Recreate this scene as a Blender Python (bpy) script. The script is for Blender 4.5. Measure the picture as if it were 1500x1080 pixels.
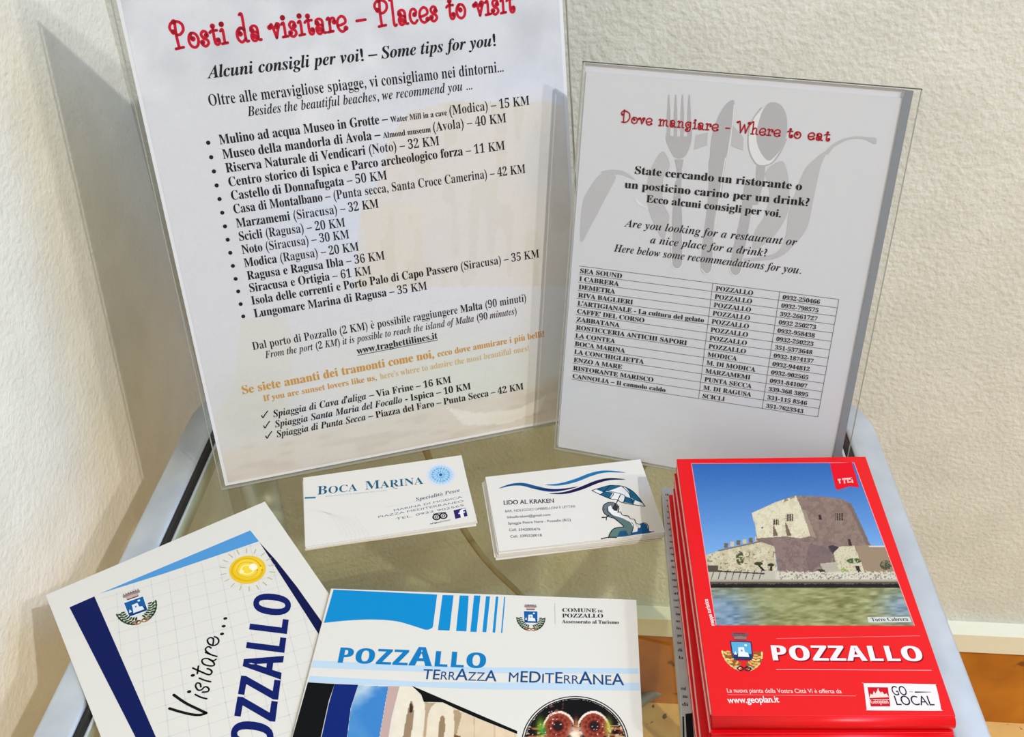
import bpy, bmesh, math, random, struct, zlib, base64
import numpy as np
from mathutils import Vector
from mathutils.geometry import tessellate_polygon

for o in list(bpy.data.objects):
    bpy.data.objects.remove(o, do_unlink=True)
scene = bpy.context.scene
COL = scene.collection
R = math.radians

# ------------------------------------------------------------------ camera
# Measured in millimetres: table glass is z = 0, table rails run along Y.
FOC, PITCH, YAW, ROLL, HCAM = 1474.9, 0.62711, -0.065105, -0.024462, 372.466
cp, sp, cy, sy = math.cos(PITCH), math.sin(PITCH), math.cos(YAW), math.sin(YAW)
FW = np.array([sy * cp, cy * cp, -sp]); RT0 = np.array([cy, -sy, 0.0]); UP0 = np.cross(RT0, FW)
RT = RT0 * math.cos(ROLL) + UP0 * math.sin(ROLL); UP = -RT0 * math.sin(ROLL) + UP0 * math.cos(ROLL)
EYE = np.array([0.0, 0.0, HCAM])
cam_d = bpy.data.cameras.new('camera'); cam = bpy.data.objects.new('camera', cam_d); COL.objects.link(cam)
from mathutils import Matrix
M = Matrix(((RT[0], UP[0], -FW[0], 0), (RT[1], UP[1], -FW[1], 0), (RT[2], UP[2], -FW[2], HCAM * .001), (0, 0, 0, 1)))
cam.matrix_world = M
cam_d.sensor_fit = 'HORIZONTAL'; cam_d.sensor_width = 36.0; cam_d.lens = 36.0 * FOC / 1500.0
cam_d.clip_start = 0.01; cam_d.clip_end = 50
scene.camera = cam

# ------------------------------------------------------------------ world, lamps, exposure
world = bpy.data.worlds.new('room_light'); scene.world = world; world.use_nodes = True
wb = world.node_tree.nodes['Background']
wb.inputs[0].default_value = (0.97, 0.965, 0.95, 1); wb.inputs[1].default_value = 0.49
def lamp(name, d, dist, power, col, size):
    L = bpy.data.lights.new(name, 'AREA'); L.shape = 'DISK'; L.size = size; L.energy = power; L.color = col
    o = bpy.data.objects.new(name, L); COL.objects.link(o)
    t = Vector((0, .42, .05)); v = Vector(d).normalized()
    o.location = t + v * dist; o.rotation_euler = (-v).to_track_quat('-Z', 'Y').to_euler()
    return o
lamp('ceiling_lamp', (.484, -.471, .737), 2.3, 23, (1.0, .97, .93), .035)
lamp('ceiling_lamp', (.642, -.437, .63), 2.6, 13.5, (1.0, .97, .93), .08)
wl = bpy.data.lights.new('window_daylight', 'AREA'); wl.shape = 'RECTANGLE'; wl.size = .6; wl.size_y = .8; wl.energy = 9; wl.color = (.24, .50, 1.0)
wo = bpy.data.objects.new('window_daylight', wl); COL.objects.link(wo); wo.location = (1.02, .20, 1.12)
wo.rotation_euler = (Vector((.35, .5, .35)) - wo.location).to_track_quat('-Z', 'Y').to_euler()
vs = scene.view_settings
scene.display_settings.display_device = 'sRGB'
vs.view_transform = 'Standard'; vs.look = 'None'; vs.gamma = 1.0; vs.exposure = 0.12; vs.use_curve_mapping = False

# ------------------------------------------------------------------ helpers
def lin(c):
    c = c / 255.0
    return c / 12.92 if c <= .04045 else ((c + .055) / 1.055) ** 2.4
def lin_np(a):
    a = np.clip(a, 0, 255) / 255.0
    return np.where(a <= .04045, a / 12.92, ((a + .055) / 1.055) ** 2.4)
MATS = {}
def mat(rgb, rough=.55, metal=0.0, spec=.1, k=1.0, bump=None, name=None):
    key = (tuple(rgb), rough, metal, spec, k, bump, name)
    if key in MATS: return MATS[key]
    m = bpy.data.materials.new(name or 'ink'); m.use_nodes = True
    b = m.node_tree.nodes['Principled BSDF']
    c = [min(.92, lin(x) / k) for x in rgb]
    b.inputs['Base Color'].default_value = (*c, 1); b.inputs['Roughness'].default_value = rough
    b.inputs['Metallic'].default_value = metal; b.inputs['Specular IOR Level'].default_value = spec
    if bump:
        nt = m.node_tree; tc = nt.nodes.new('ShaderNodeTexCoord')
        n = nt.nodes.new('ShaderNodeTexNoise'); n.inputs['Scale'].default_value = bump[0]; n.inputs['Detail'].default_value = 5
        bp = nt.nodes.new('ShaderNodeBump'); bp.inputs['Strength'].default_value = bump[1]; bp.inputs['Distance'].default_value = bump[2]
        nt.links.new(tc.outputs['Object'], n.inputs['Vector']); nt.links.new(n.outputs['Fac'], bp.inputs['Height'])
        nt.links.new(bp.outputs[0], b.inputs['Normal'])
    MATS[key] = m
    return m
def noise_mat(name, c1, c2, scale, rough, bscale, bstr, bdist, spots=None, k=1.0, metal=0.0, stretch=None, spec=.3, lo=.35, hi=.65):
    m = bpy.data.materials.new(name); m.use_nodes = True; nt = m.node_tree; N = nt.nodes; Lk = nt.links
    b = N['Principled BSDF']; tc = N.new('ShaderNodeTexCoord'); mp = N.new('ShaderNodeMapping')
    if stretch: mp.inputs['Scale'].default_value = stretch
    Lk.new(tc.outputs['Object'], mp.inputs[0])
    n = N.new('ShaderNodeTexNoise'); n.inputs['Scale'].default_value = scale; n.inputs['Detail'].default_value = 6
    Lk.new(mp.outputs[0], n.inputs['Vector'])
    r = N.new('ShaderNodeValToRGB'); r.color_ramp.elements[0].position = lo; r.color_ramp.elements[1].position = hi
    r.color_ramp.elements[0].color = (*[lin(x) / k for x in c1], 1); r.color_ramp.elements[1].color = (*[lin(x) / k for x in c2], 1)
    Lk.new(n.outputs['Fac'], r.inputs[0]); out = r.outputs[0]
    if spots:
        v = N.new('ShaderNodeTexNoise'); v.inputs['Scale'].default_value = spots[0]; v.inputs['Detail'].default_value = 2
        Lk.new(tc.outputs['Object'], v.inputs['Vector'])
        r2 = N.new('ShaderNodeValToRGB'); r2.color_ramp.elements[0].position = spots[2]; r2.color_ramp.elements[1].position = spots[2] + .04
        Lk.new(v.outputs['Fac'], r2.inputs[0])
        mx = N.new('ShaderNodeMixRGB'); mx.inputs[2].default_value = (*[lin(x) / k for x in spots[1]], 1)
        Lk.new(r2.outputs[0], mx.inputs[0]); Lk.new(out, mx.inputs[1]); out = mx.outputs[0]
    Lk.new(out, b.inputs['Base Color']); b.inputs['Roughness'].default_value = rough; b.inputs['Metallic'].default_value = metal
    b.inputs['Specular IOR Level'].default_value = spec
    if bstr:
        h = N.new('ShaderNodeTexNoise'); h.inputs['Scale'].default_value = bscale; h.inputs['Detail'].default_value = 4; h.inputs['Roughness'].default_value = .45
        Lk.new(mp.outputs[0], h.inputs['Vector'])
        bp = N.new('ShaderNodeBump'); bp.inputs['Strength'].default_value = bstr; bp.inputs['Distance'].default_value = bdist
        Lk.new(h.outputs['Fac'], bp.inputs['Height']); Lk.new(bp.outputs[0], b.inputs['Normal'])
    return m
def clear_mat(name, tint, gloss, ior=1.45):
    m = bpy.data.materials.new(name); m.use_nodes = True; nt = m.node_tree; N = nt.nodes; N.clear()
    out = N.new('ShaderNodeOutputMaterial'); mx = N.new('ShaderNodeMixShader'); t = N.new('ShaderNodeBsdfTransparent')
    g = N.new('ShaderNodeBsdfGlossy'); f = N.new('ShaderNodeFresnel')
    f.inputs[0].default_value = ior; t.inputs[0].default_value = (*tint, 1)
    g.inputs['Roughness'].default_value = gloss; g.inputs[0].default_value = (1, 1, 1, 1)
    gm = N.new('ShaderNodeNewGeometry'); iv = N.new('ShaderNodeMath'); iv.operation = 'SUBTRACT'; iv.inputs[0].default_value = 1.0
    ml = N.new('ShaderNodeMath'); ml.operation = 'MULTIPLY'
    nt.links.new(gm.outputs['Backfacing'], iv.inputs[1]); nt.links.new(iv.outputs[0], ml.inputs[0]); nt.links.new(f.outputs[0], ml.inputs[1])
    nt.links.new(ml.outputs[0], mx.inputs[0]); nt.links.new(t.outputs[0], mx.inputs[1]); nt.links.new(g.outputs[0], mx.inputs[2])
    nt.links.new(mx.outputs[0], out.inputs[0])
    return m
def attr_mat(name, rough=.5, spec=.12):
    m = bpy.data.materials.new(name); m.use_nodes = True; nt = m.node_tree; b = nt.nodes['Principled BSDF']
    a = nt.nodes.new('ShaderNodeAttribute'); a.attribute_name = 'print'
    nt.links.new(a.outputs['Color'], b.inputs['Base Color']); b.inputs['Roughness'].default_value = rough
    b.inputs['Specular IOR Level'].default_value = spec
    return m

def thing(name, label, cat, loc, group=None):
    o = bpy.data.objects.new(name, None); o.empty_display_size = .02; COL.objects.link(o)
    o.location = [x * .001 for x in loc]; o['label'] = label; o['category'] = cat
    if group: o['group'] = group
    return o
def root_of(o):
    v = Vector(o.location)
    while o.parent: o = o.parent; v += Vector(o.location)
    return v
def link_mesh(name, verts, faces, mats, parent=None, midx=None, label=None, smooth=False):
    """verts in world millimetres"""
    off = root_of(parent) if parent else Vector((0, 0, 0))
    V = np.asarray(verts, dtype=float) * .001 - np.array(off)
    me = bpy.data.meshes.new(name); me.from_pydata(V.tolist(), [], [list(f) for f in faces])
    for m in mats: me.materials.append(m)
    if midx is not None: me.polygons.foreach_set('material_index', midx)
    if smooth: me.polygons.foreach_set('use_smooth', [True] * len(me.polygons))
    me.update()
    o = bpy.data.objects.new(name, me); COL.objects.link(o)
    if parent: o.parent = parent
    if label: o['label'] = label
    return o
def from_bm(name, bm, mats, parent=None, label=None, smooth=False):
    bm.verts.index_update(); bm.faces.index_update()
    vs_ = [tuple(v.co) for v in bm.verts]; fs = [[v.index for v in f.verts] for f in bm.faces]
    mi = [f.material_index for f in bm.faces]; bm.free()
    return link_mesh(name, vs_, fs, mats, parent, mi, label, smooth)
def prism(name, pts, z0, z1, m, parent=None, bevel=0, label=None, seg=2):
    """vertical-sided slab from a polygon (anticlockwise), z in mm"""
    bm = bmesh.new(); n = len(pts)
    a = [bm.verts.new((p[0], p[1], z0)) for p in pts]; b = [bm.verts.new((p[0], p[1], z1)) for p in pts]
    bm.faces.new(a[::-1]); bm.faces.new(b)
    for i in range(n): bm.faces.new((a[i], a[(i + 1) % n], b[(i + 1) % n], b[i]))
    bmesh.ops.recalc_face_normals(bm, faces=bm.faces)
    if bevel: bmesh.ops.bevel(bm, geom=bm.edges[:], offset=bevel, segments=seg, affect='EDGES', profile=.5)
    return from_bm(name, bm, [m], parent, label)
def box(name, x0, x1, y0, y1, z0, z1, m, parent=None, bevel=0, label=None):
    return prism(name, [(x0, y0), (x1, y0), (x1, y1), (x0, y1)], z0, z1, m, parent, bevel, label)
def tube(name, path, r, m, parent=None, seg=12, label=None):
    P = [np.array(p, float) for p in path]; vs_, fs = [], []; prev = None
    for i, p in enumerate(P):
        t = (P[min(i + 1, len(P) - 1)] - P[max(i - 1, 0)]); t /= np.linalg.norm(t)
        ref = np.array([0, 0, 1.0]) if abs(t[2]) < .9 else np.array([1.0, 0, 0])
        a = np.cross(t, ref); a /= np.linalg.norm(a)
        if prev is not None and a @ prev < 0: a = -a
        prev = a; b = np.cross(t, a)
        for k in range(seg):
            w = 2 * math.pi * k / seg; vs_.append(p + r * (a * math.cos(w) + b * math.sin(w)))
    for i in range(len(P) - 1):
        for k in range(seg):
            fs.append((i * seg + k, i * seg + (k + 1) % seg, (i + 1) * seg + (k + 1) % seg, (i + 1) * seg + k))
    fs.append(list(range(seg))[::-1]); fs.append([(len(P) - 1) * seg + k for k in range(seg)])
    return link_mesh(name, vs_, fs, [m], parent, None, label, True)

def catmull(pts, n=6, closed=False):
    if len(pts) < 3: return [tuple(p) for p in pts]
    P = [np.array(p, float) for p in pts]; out = []
    N = len(P); rng = N if closed else N - 1
    for i in range(rng):
        if closed: a, b, c, d = P[(i - 1) % N], P[i], P[(i + 1) % N], P[(i + 2) % N]
        else: a, b, c, d = P[max(i - 1, 0)], P[i], P[i + 1], P[min(i + 2, N - 1)]
        for j in range(n):
            t = j / n
            out.append(tuple(.5 * ((2 * b) + (-a + c) * t + (2 * a - 5 * b + 4 * c - d) * t * t + (-a + 3 * b - 3 * c + d) * t ** 3)))
    if not closed: out.append(tuple(P[-1]))
    return out
def ell(cx, cy_, rx, ry, n=28, rot=0):
    c, s = math.cos(rot), math.sin(rot)
    return [(cx + rx * math.cos(t) * c - ry * math.sin(t) * s, cy_ + rx * math.cos(t) * s + ry * math.sin(t) * c) for t in [2 * math.pi * i / n for i in range(n)]]

# --- letter outlines (contours per glyph, 1/1000 em)
FONT_D = bpy.data.curves.new('lettering', 'FONT'); FONT_D.size = 1.0; FONT_D.resolution_u = 2
FONT_O = bpy.data.objects.new('lettering', FONT_D); COL.objects.link(FONT_O)
SETS = {'B': (0x1D400, 0x1D41A, 0x1D7CE), 'J': (0x1D468, 0x1D482, 0x1D7CE), 'H': (0x1D5D4, 0x1D5EE, 0x1D7EC), 'S': (0, 0, 0)}
def styled(st, ch):
    u, l, d = SETS[st]
    if 'A' <= ch <= 'Z' and u: return chr(u + ord(ch) - 65)
    if 'a' <= ch <= 'z' and l: return chr(l + ord(ch) - 97)
    if '0' <= ch <= '9' and d: return chr(d + ord(ch) - 48)
    return ch
def text_width(t):
    FONT_D.body = t; bpy.context.view_layer.update(); return FONT_O.dimensions.x
def outline(st, ch):
    """advance width and contours of one letter of Blender's own built-in lettering"""
    g = styled(st, ch); ref = 'H'
    adv = text_width(ref + g + ref) - text_width(ref + ref); cs = []
    if ch != ' ':
        FONT_D.body = g; bpy.context.view_layer.update()
        cv = FONT_O.to_curve(bpy.context.evaluated_depsgraph_get())
        for sp_ in cv.splines:
            bp = sp_.bezier_points; N = len(bp); q = []
            for i in range(N):
                p0, p1, p2, p3 = bp[i].co, bp[i].handle_right, bp[(i + 1) % N].handle_left, bp[(i + 1) % N].co
                ch_ = p3 - p0; L = ch_.length or 1e-9
                dv = max(abs(ch_.x * (p1.y - p0.y) - ch_.y * (p1.x - p0.x)), abs(ch_.x * (p2.y - p0.y) - ch_.y * (p2.x - p0.x))) / L
                ns = 1 if dv < .004 else (2 if dv < .03 else 4)
                for k in range(ns):
                    t = k / ns; v = p0 * (1 - t) ** 3 + p1 * 3 * t * (1 - t) ** 2 + p2 * 3 * t * t * (1 - t) + p3 * t ** 3
                    if not q or abs(q[-1][0] - v.x) + abs(q[-1][1] - v.y) > 1e-4: q.append((v.x, v.y))
            if len(q) > 2: cs.append(q)
        FONT_O.to_curve_clear()
    return adv, cs
TRI = {}
def thin(cs, d):
    tot = []
    for q in cs:
        n = len(q); out = []
        for i in range(n):
            a, b, c = q[i - 1], q[i], q[(i + 1) % n]
            e1 = (b[0] - a[0], b[1] - a[1]); e2 = (c[0] - b[0], c[1] - b[1])
            l1 = math.hypot(*e1) or 1; l2 = math.hypot(*e2) or 1
            nx = (e1[1] / l1 + e2[1] / l2); ny = -(e1[0] / l1 + e2[0] / l2); l = math.hypot(nx, ny) or 1
            out.append((b[0] + d * nx / l, b[1] + d * (.35 if d > 0 else -.3) * ny / l))
        tot.append(out)
    return tot
def orient(cs):
    # signed area of the largest contour decides the outward side
    ar = [sum(q[i - 1][0] * q[i][1] - q[i][0] * q[i - 1][1] for i in range(len(q))) for q in cs]
    return 1 if ar[max(range(len(ar)), key=lambda i: abs(ar[i]))] > 0 else -1
def glyph(style, ch):
    key = (style, ch)
    if key in TRI: return TRI[key]
    base = {'R': 'B', 'X': 'B', 'E': 'S', 'I': 'J', 'U': 'S', 'Q': 'H'}.get(style, style)
    if not ch.isalnum(): base = 'S'
    adv, cs = outline(base, ch)
    if cs:
        s = orient(cs)
        d = {'B': .011, 'R': -.007, 'X': .017, 'E': .012, 'J': .010, 'I': -.006, 'U': .035, 'Q': .034}.get(style, 0)
        if not ch.isalnum(): d += {'B': .018, 'X': .014, 'J': .018}.get(style, 0) + (.010 if style in 'RI' else 0)
        if d: cs = thin(cs, d * s)
        V, T = [], []
        area = lambda q: abs(sum(q[i - 1][0] * q[i][1] - q[i][0] * q[i - 1][1] for i in range(len(q))))
        def inside(p, q):
            r = False
            for i in range(len(q)):
                (x1, y1), (x2, y2) = q[i - 1], q[i]
                if (y1 > p[1]) != (y2 > p[1]) and p[0] < x1 + (p[1] - y1) * (x2 - x1) / (y2 - y1): r = not r
            return r
        holes = [i for i, q in enumerate(cs) if any(j != i and area(w) > area(q) and inside(q[0], w) for j, w in enumerate(cs))]
        for i, q in enumerate(cs):
            if i in holes: continue
            grp = [q] + [cs[h] for h in holes if inside(cs[h][0], q)]; b = len(V)
            V += [p for w in grp for p in w]
            T += [tuple(b + t for t in f) for f in tessellate_polygon([[Vector((x, y, 0)) for x, y in w] for w in grp])]
    else: V, T = [], []
    if style == 'Q': adv += .055; V = [(x + .027, y) for x, y in V]
    TRI[key] = (adv, V, T)
    return TRI[key]

# --- curly headline letters drawn as strokes
CURL = {
 'P': (.64, [[(.10,.60),(.02,.64),(-.03,.78),(.10,.93),(.36,.95),(.55,.84),(.56,.64),(.40,.50),(.24,.48)], [(.24,.93),(.20,.5),(.22,.02)], [(.06,0),(.42,.03)]], [(.10,.60),(.20,.95)]),
 'D': (.74, [[(.08,.64),(.0,.74),(.08,.90),(.34,.94),(.60,.78),(.66,.45),(.52,.12),(.30,.0),(.08,.02)], [(.22,.90),(.20,.45),(.22,.02)]], [(.08,.64),(.22,.98)]),
 'W': (.92, [[(-.02,.86),(.08,.94),(.14,.86),(.26,.02)], [(.26,.02),(.48,.70)], [(.48,.70),(.62,.02)], [(.62,.02),(.80,.66),(.94,.82),(.84,.92),(.74,.82)]], [(-.02,.86),(.78,.84)]),
 'o': (.52, [[(.20,.30),(.13,.38),(.20,.49),(.36,.46),(.46,.28),(.40,.06),(.24,-.02),(.08,.06),(.02,.24),(.08,.42),(.18,.50)]], [(.22,.29)]),
 's': (.40, [[(.28,.36),(.30,.47),(.16,.52),(.05,.42),(.12,.28),(.28,.20),(.32,.08),(.18,-.02),(.04,.04),(.04,.13)]], [(.28,.36),(.05,.13)]),
 't': (.42, [[(.18,.66),(.16,.2),(.20,.02),(.32,.0),(.38,.10),(.32,.16)], [(.0,.44),(.10,.50),(.34,.50)]], [(.32,.15),(.18,.66)]),
 'i': (.28, [[(.02,.46),(.13,.50),(.13,.02)], [(.0,0),(.26,.02)]], [(.12,.70),(.12,.69)]),
 'd': (.58, [[(.18,.28),(.14,.40),(.26,.49),(.40,.40)], [(.40,.42),(.22,.50),(.04,.36),(.04,.12),(.20,-.02),(.40,.10)], [(.28,.96),(.40,.94),(.40,.08),(.52,.0)]], [(.18,.28)]),
 'a': (.52, [[(.10,.36),(.06,.46),(.22,.52),(.36,.42),(.36,.04),(.48,.0)], [(.36,.26),(.20,.30),(.05,.20),(.08,.02),(.22,-.02),(.36,.10)]], [(.10,.37),(.20,.14)]),
 'v': (.48, [[(-.02,.40),(.06,.50),(.12,.42),(.24,.0)], [(.24,.0),(.36,.30),(.44,.46),(.34,.52),(.28,.42)]], [(-.02,.40),(.30,.40)]),
 'r': (.42, [[(.02,.46),(.12,.50),(.12,.02)], [(.0,0),(.26,.02)], [(.12,.30),(.22,.48),(.36,.48),(.38,.36)]], [(.36,.35)]),
 'e': (.50, [[(.03,.20),(.22,.22),(.42,.30),(.40,.46),(.24,.53),(.07,.42),(.02,.22),(.10,.03),(.26,-.03),(.42,.06)]], [(.41,.08)]),
 'l': (.30, [[(.04,.92),(.14,.96),(.14,.04),(.26,.0)]], []),
 'c': (.44, [[(.26,.30),(.36,.38),(.28,.50),(.12,.48),(.03,.28),(.08,.06),(.24,-.02),(.38,.08)]], [(.27,.30)]),
 'm': (.76, [[(.02,.46),(.12,.50),(.12,.0)], [(.12,.32),(.26,.50),(.36,.42),(.36,.0)], [(.36,.32),(.50,.50),(.60,.42),(.60,.06),(.72,.0)], [(.02,0),(.22,.0)]], []),
 'n': (.54, [[(.02,.46),(.12,.50),(.12,.0)], [(.12,.32),(.26,.50),(.38,.40),(.38,.04),(.50,.0)], [(.02,0),(.22,.0)]], []),
 'g': (.52, [[(.36,.44),(.20,.50),(.04,.38),(.06,.14),(.22,.04),(.36,.16)], [(.38,.50),(.38,-.10),(.26,-.26),(.08,-.24),(.04,-.12),(.16,-.08)]], [(.16,-.09),(.22,.28)]),
 'h': (.56, [[(.02,.92),(.13,.96),(.13,.0)], [(.13,.30),(.27,.50),(.40,.40),(.40,.04),(.52,.0)], [(.02,0),(.24,.0)]], []),
 '–': (.56, [[(.02,.30),(.46,.31)]], []), '-': (.42, [[(.04,.28),(.32,.29)]], []), ' ': (.34, [], []),
}

class Sheet:
    """A flat printed face: origin o, in-plane axes e1, e2 (mm), normal n."""
    def __init__(s, o, e1, e2, k=1.0):
        s.o = np.array(o, float); s.e1 = np.array(e1, float); s.e1 /= np.linalg.norm(s.e1)
        s.e2 = np.array(e2, float); s.e2 -= s.e1 * (s.e1 @ s.e2); s.e2 /= np.linalg.norm(s.e2)
        s.n = np.cross(s.e1, s.e2); s.k = k
    def m(s, p):
        d = FW + RT * (p[0] - 750) / FOC - UP * (p[1] - 540) / FOC
        q = EYE + d * (((s.o - EYE) @ s.n) / (d @ s.n)) - s.o
        return np.array([q @ s.e1, q @ s.e2])
    def P(s, uv, h=0): return s.o + s.e1 * uv[0] + s.e2 * uv[1] + s.n * h
    def px(s, U, V):
        X = s.o[None, :] + np.outer(U, s.e1) + np.outer(V, s.e2) - EYE
        w = X @ FW; return 750 + FOC * (X @ RT) / w, 540 - FOC * (X @ UP) / w

class Art:
    """collects flat printed shapes lying on one sheet"""
    def __init__(s, sh, h=.05): s.sh = sh; s.h = h; s.V = []; s.F = []; s.I = []; s.M = []
    def mi(s, c):
        m = c if isinstance(c, bpy.types.Material) else mat(c, k=s.sh.k)
        if m not in s.M: s.M.append(m)
        return s.M.index(m)
    def tri(s, uv, T, c, lift=0):
        b = len(s.V); s.V += [s.sh.P(p, s.h + lift) for p in uv]; i = s.mi(c)
        for t in T:
            s.F.append([b + x for x in t]); s.I.append(i)
    def poly_uv(s, pts, c, lift=0, holes=()):
        cs = [list(pts)] + [list(h) for h in holes]
        T = tessellate_polygon([[Vector((p[0], p[1], 0)) for p in q] for q in cs])
        s.tri([p for q in cs for p in q], T, c, lift)
    def poly(s, pts, c, lift=0, holes=()): s.poly_uv([s.sh.m(p) for p in pts], c, lift, [[s.sh.m(p) for p in h] for h in holes])
    def stroke_uv(s, pts, w, c, lift=0, taper=False, caps=True):
        P = [np.array(p, float) for p in pts]; n = len(P); L = []; Rr = []
        for i in range(n):
            t = P[min(i + 1, n - 1)] - P[max(i - 1, 0)]; l = np.linalg.norm(t) or 1; t = t / l
            ww = w / 2
            if taper: ww *= max(.06, math.sin(math.pi * i / (n - 1)) ** .7)
            nn = np.array([-t[1], t[0]]) * ww; L.append(P[i] + nn); Rr.append(P[i] - nn)
        uv = L + Rr; T = []
        for i in range(n - 1): T += [(i, n + i, n + i + 1), (i, n + i + 1, i + 1)]
        s.tri(uv, T, c, lift)
        if caps and not taper:
            for q in (P[0], P[-1]): s.dot_uv(q, w / 2, c, lift)
    def stroke(s, pts, w, c, lift=0, taper=False, n=6, caps=True):
        s.stroke_uv([s.sh.m(p) for p in catmull(pts, n)], w, c, lift, taper, caps)
    def line(s, a, b, w, c, lift=0): s.stroke_uv([s.sh.m(a), s.sh.m(b)], w, c, lift, caps=False)
    def dot_uv(s, q, r, c, lift=0, ry=None):
        e = ell(q[0], q[1], r, ry or r, 10); s.tri(e, [(0, i, i + 1) for i in range(1, 9)], c, lift)
    def dot(s, p, r, c, lift=0): s.dot_uv(s.sh.m(p), r, c, lift)
    def text(s, segs, p0, p1, cap, c, up=None, lift=0, natural=None):
        """segs: [(style, text, scale)] laid from p0 to p1 (baseline ends, photo measures)"""
        if isinstance(segs, tuple): segs = [segs]
        segs = [(g + (1,))[:3] for g in segs]
        a, b = s.sh.m(p0), s.sh.m(p1); d = b - a; ln = np.linalg.norm(d); ex = d / ln; ey = np.array([-ex[1], ex[0]])
        em = cap / .68
        if up is not None:
            ev = s.sh.m(up) - a; ey = ev / .68; em = 1.0
        tot = 0; xs = []
        for st, tx, sc in segs:
            for ch in tx:
                g = glyph(st, {'è': 'e', 'ù': 'u', 'à': 'a'}.get(ch, ch)); xs.append((st, ch, sc, tot, g)); tot += g[0] * sc
        fx = ln / tot if not natural else natural * em
        for st, ch, sc, x, g in xs:
            uv = [a + ex * fx * (x + p[0] * sc) + ey * em * p[1] * sc for p in g[1]]
            if uv: s.tri(uv, g[2], c, lift)
            if ch in 'èùà':
                q = [(x + sc * X, sc * Y) for X, Y in ((.13, .70), (.22, .72), (.31, .56), (.26, .56))]
                s.tri([a + ex * fx * X + ey * em * Y for X, Y in q], [(0, 1, 2), (0, 2, 3)], c, lift)
    def curly(s, tx, p0, p1, cap, c, w=.085):
        a, b = s.sh.m(p0), s.sh.m(p1); d = b - a; ln = np.linalg.norm(d); ex = d / ln; ey = np.array([-ex[1], ex[0]])
        tot = sum(CURL[ch][0] + .06 for ch in tx); fx = ln / tot; x = 0
        for ch in tx:
            adv, st, balls = CURL[ch]
            f = lambda q: a + ex * fx * (x + q[0]) + ey * cap * q[1]
            for q in st: s.stroke_uv([f(t) for t in catmull(q, 5)], w * cap, c)
            for q in balls: s.dot_uv(f(q), w * cap * .95, c)
            x += adv + .06
    def build(s, name, parent, label=None):
        return link_mesh(name, s.V, s.F, s.M, parent, s.I, label)

def canvas(name, sh, corners, res, fn, parent, h=.05, rough=.5, label=None, mask=None):
    """printed picture: fine grid on the sheet, colours from fn(px, py) -> (n,3) sRGB"""
    uv = np.array([sh.m(c) if len(c) == 2 else c[:2] for c in corners])   # bl, br, tr, tl
    W = np.linalg.norm(uv[1] - uv[0]); H = np.linalg.norm(uv[3] - uv[0])
    nx, ny = int(W / res) + 2, int(H / res) + 2
    a, b = np.meshgrid(np.linspace(0, 1, nx), np.linspace(0, 1, ny))
    a = a.ravel()[:, None]; b = b.ravel()[:, None]
    Q = uv[0] * (1 - a) * (1 - b) + uv[1] * a * (1 - b) + uv[2] * a * b + uv[3] * (1 - a) * b
    X, Y = sh.px(Q[:, 0], Q[:, 1])
    colr = lin_np(fn(X, Y)) / sh.k
    colr = np.clip(colr, 0, .92)
    V = sh.o + np.outer(Q[:, 0], sh.e1) + np.outer(Q[:, 1], sh.e2) + sh.n * h
    idx = np.arange(nx * ny).reshape(ny, nx)
    F = np.stack([idx[:-1, :-1].ravel(), idx[:-1, 1:].ravel(), idx[1:, 1:].ravel(), idx[1:, :-1].ravel()], 1)
    if mask is not None:
        keep = mask(X, Y)[F].all(axis=1); F = F[keep]
    o = link_mesh(name, V, F.tolist(), [attr_mat('printed_picture', rough)], parent, None, label)
    at = o.data.color_attributes.new('print', 'FLOAT_COLOR', 'POINT')
    at.data.foreach_set('color', np.concatenate([colr, np.ones((len(colr), 1))], 1).astype(np.float32).ravel())
    return o

# numpy painting aids
rs = np.random.RandomState(4)
def vnoise(X, Y, s, seed=0):
    r = np.random.RandomState(seed); T = r.rand(64, 64)
    x = X / s; y = Y / s; xi = np.floor(x).astype(int); yi = np.floor(y).astype(int); fx = x - xi; fy = y - yi
    fx = fx * fx * (3 - 2 * fx); fy = fy * fy * (3 - 2 * fy)
    g = lambda i, j: T[i % 64, j % 64]
    return (g(xi, yi) * (1 - fx) + g(xi + 1, yi) * fx) * (1 - fy) + (g(xi, yi + 1) * (1 - fx) + g(xi + 1, yi + 1) * fx) * fy
def fbm(X, Y, s, seed=0): return sum(vnoise(X, Y, s / 2 ** i, seed + i) / 2 ** (i + 1) for i in range(4)) / .9375
def inpoly(X, Y, pts):
    ins = np.zeros(len(X), bool); n = len(pts)
    for i in range(n):
        x1, y1 = pts[i]; x2, y2 = pts[(i + 1) % n]
        if y1 == y2: continue
        c = ((Y > min(y1, y2)) & (Y <= max(y1, y2))); xc = x1 + (Y - y1) * (x2 - x1) / (y2 - y1)
        ins ^= c & (X < xc)
    return ins
def paint(Cc, msk, rgb, a=1.0):
    a = (msk.astype(float) if msk.dtype == bool else msk)[:, None] * a
    return Cc * (1 - a) + np.array(rgb, float) * a
def blob(X, Y, cx, cy_, rx, ry): return np.exp(-(((X - cx) / rx) ** 2 + ((Y - cy_) / ry) ** 2))
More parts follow.
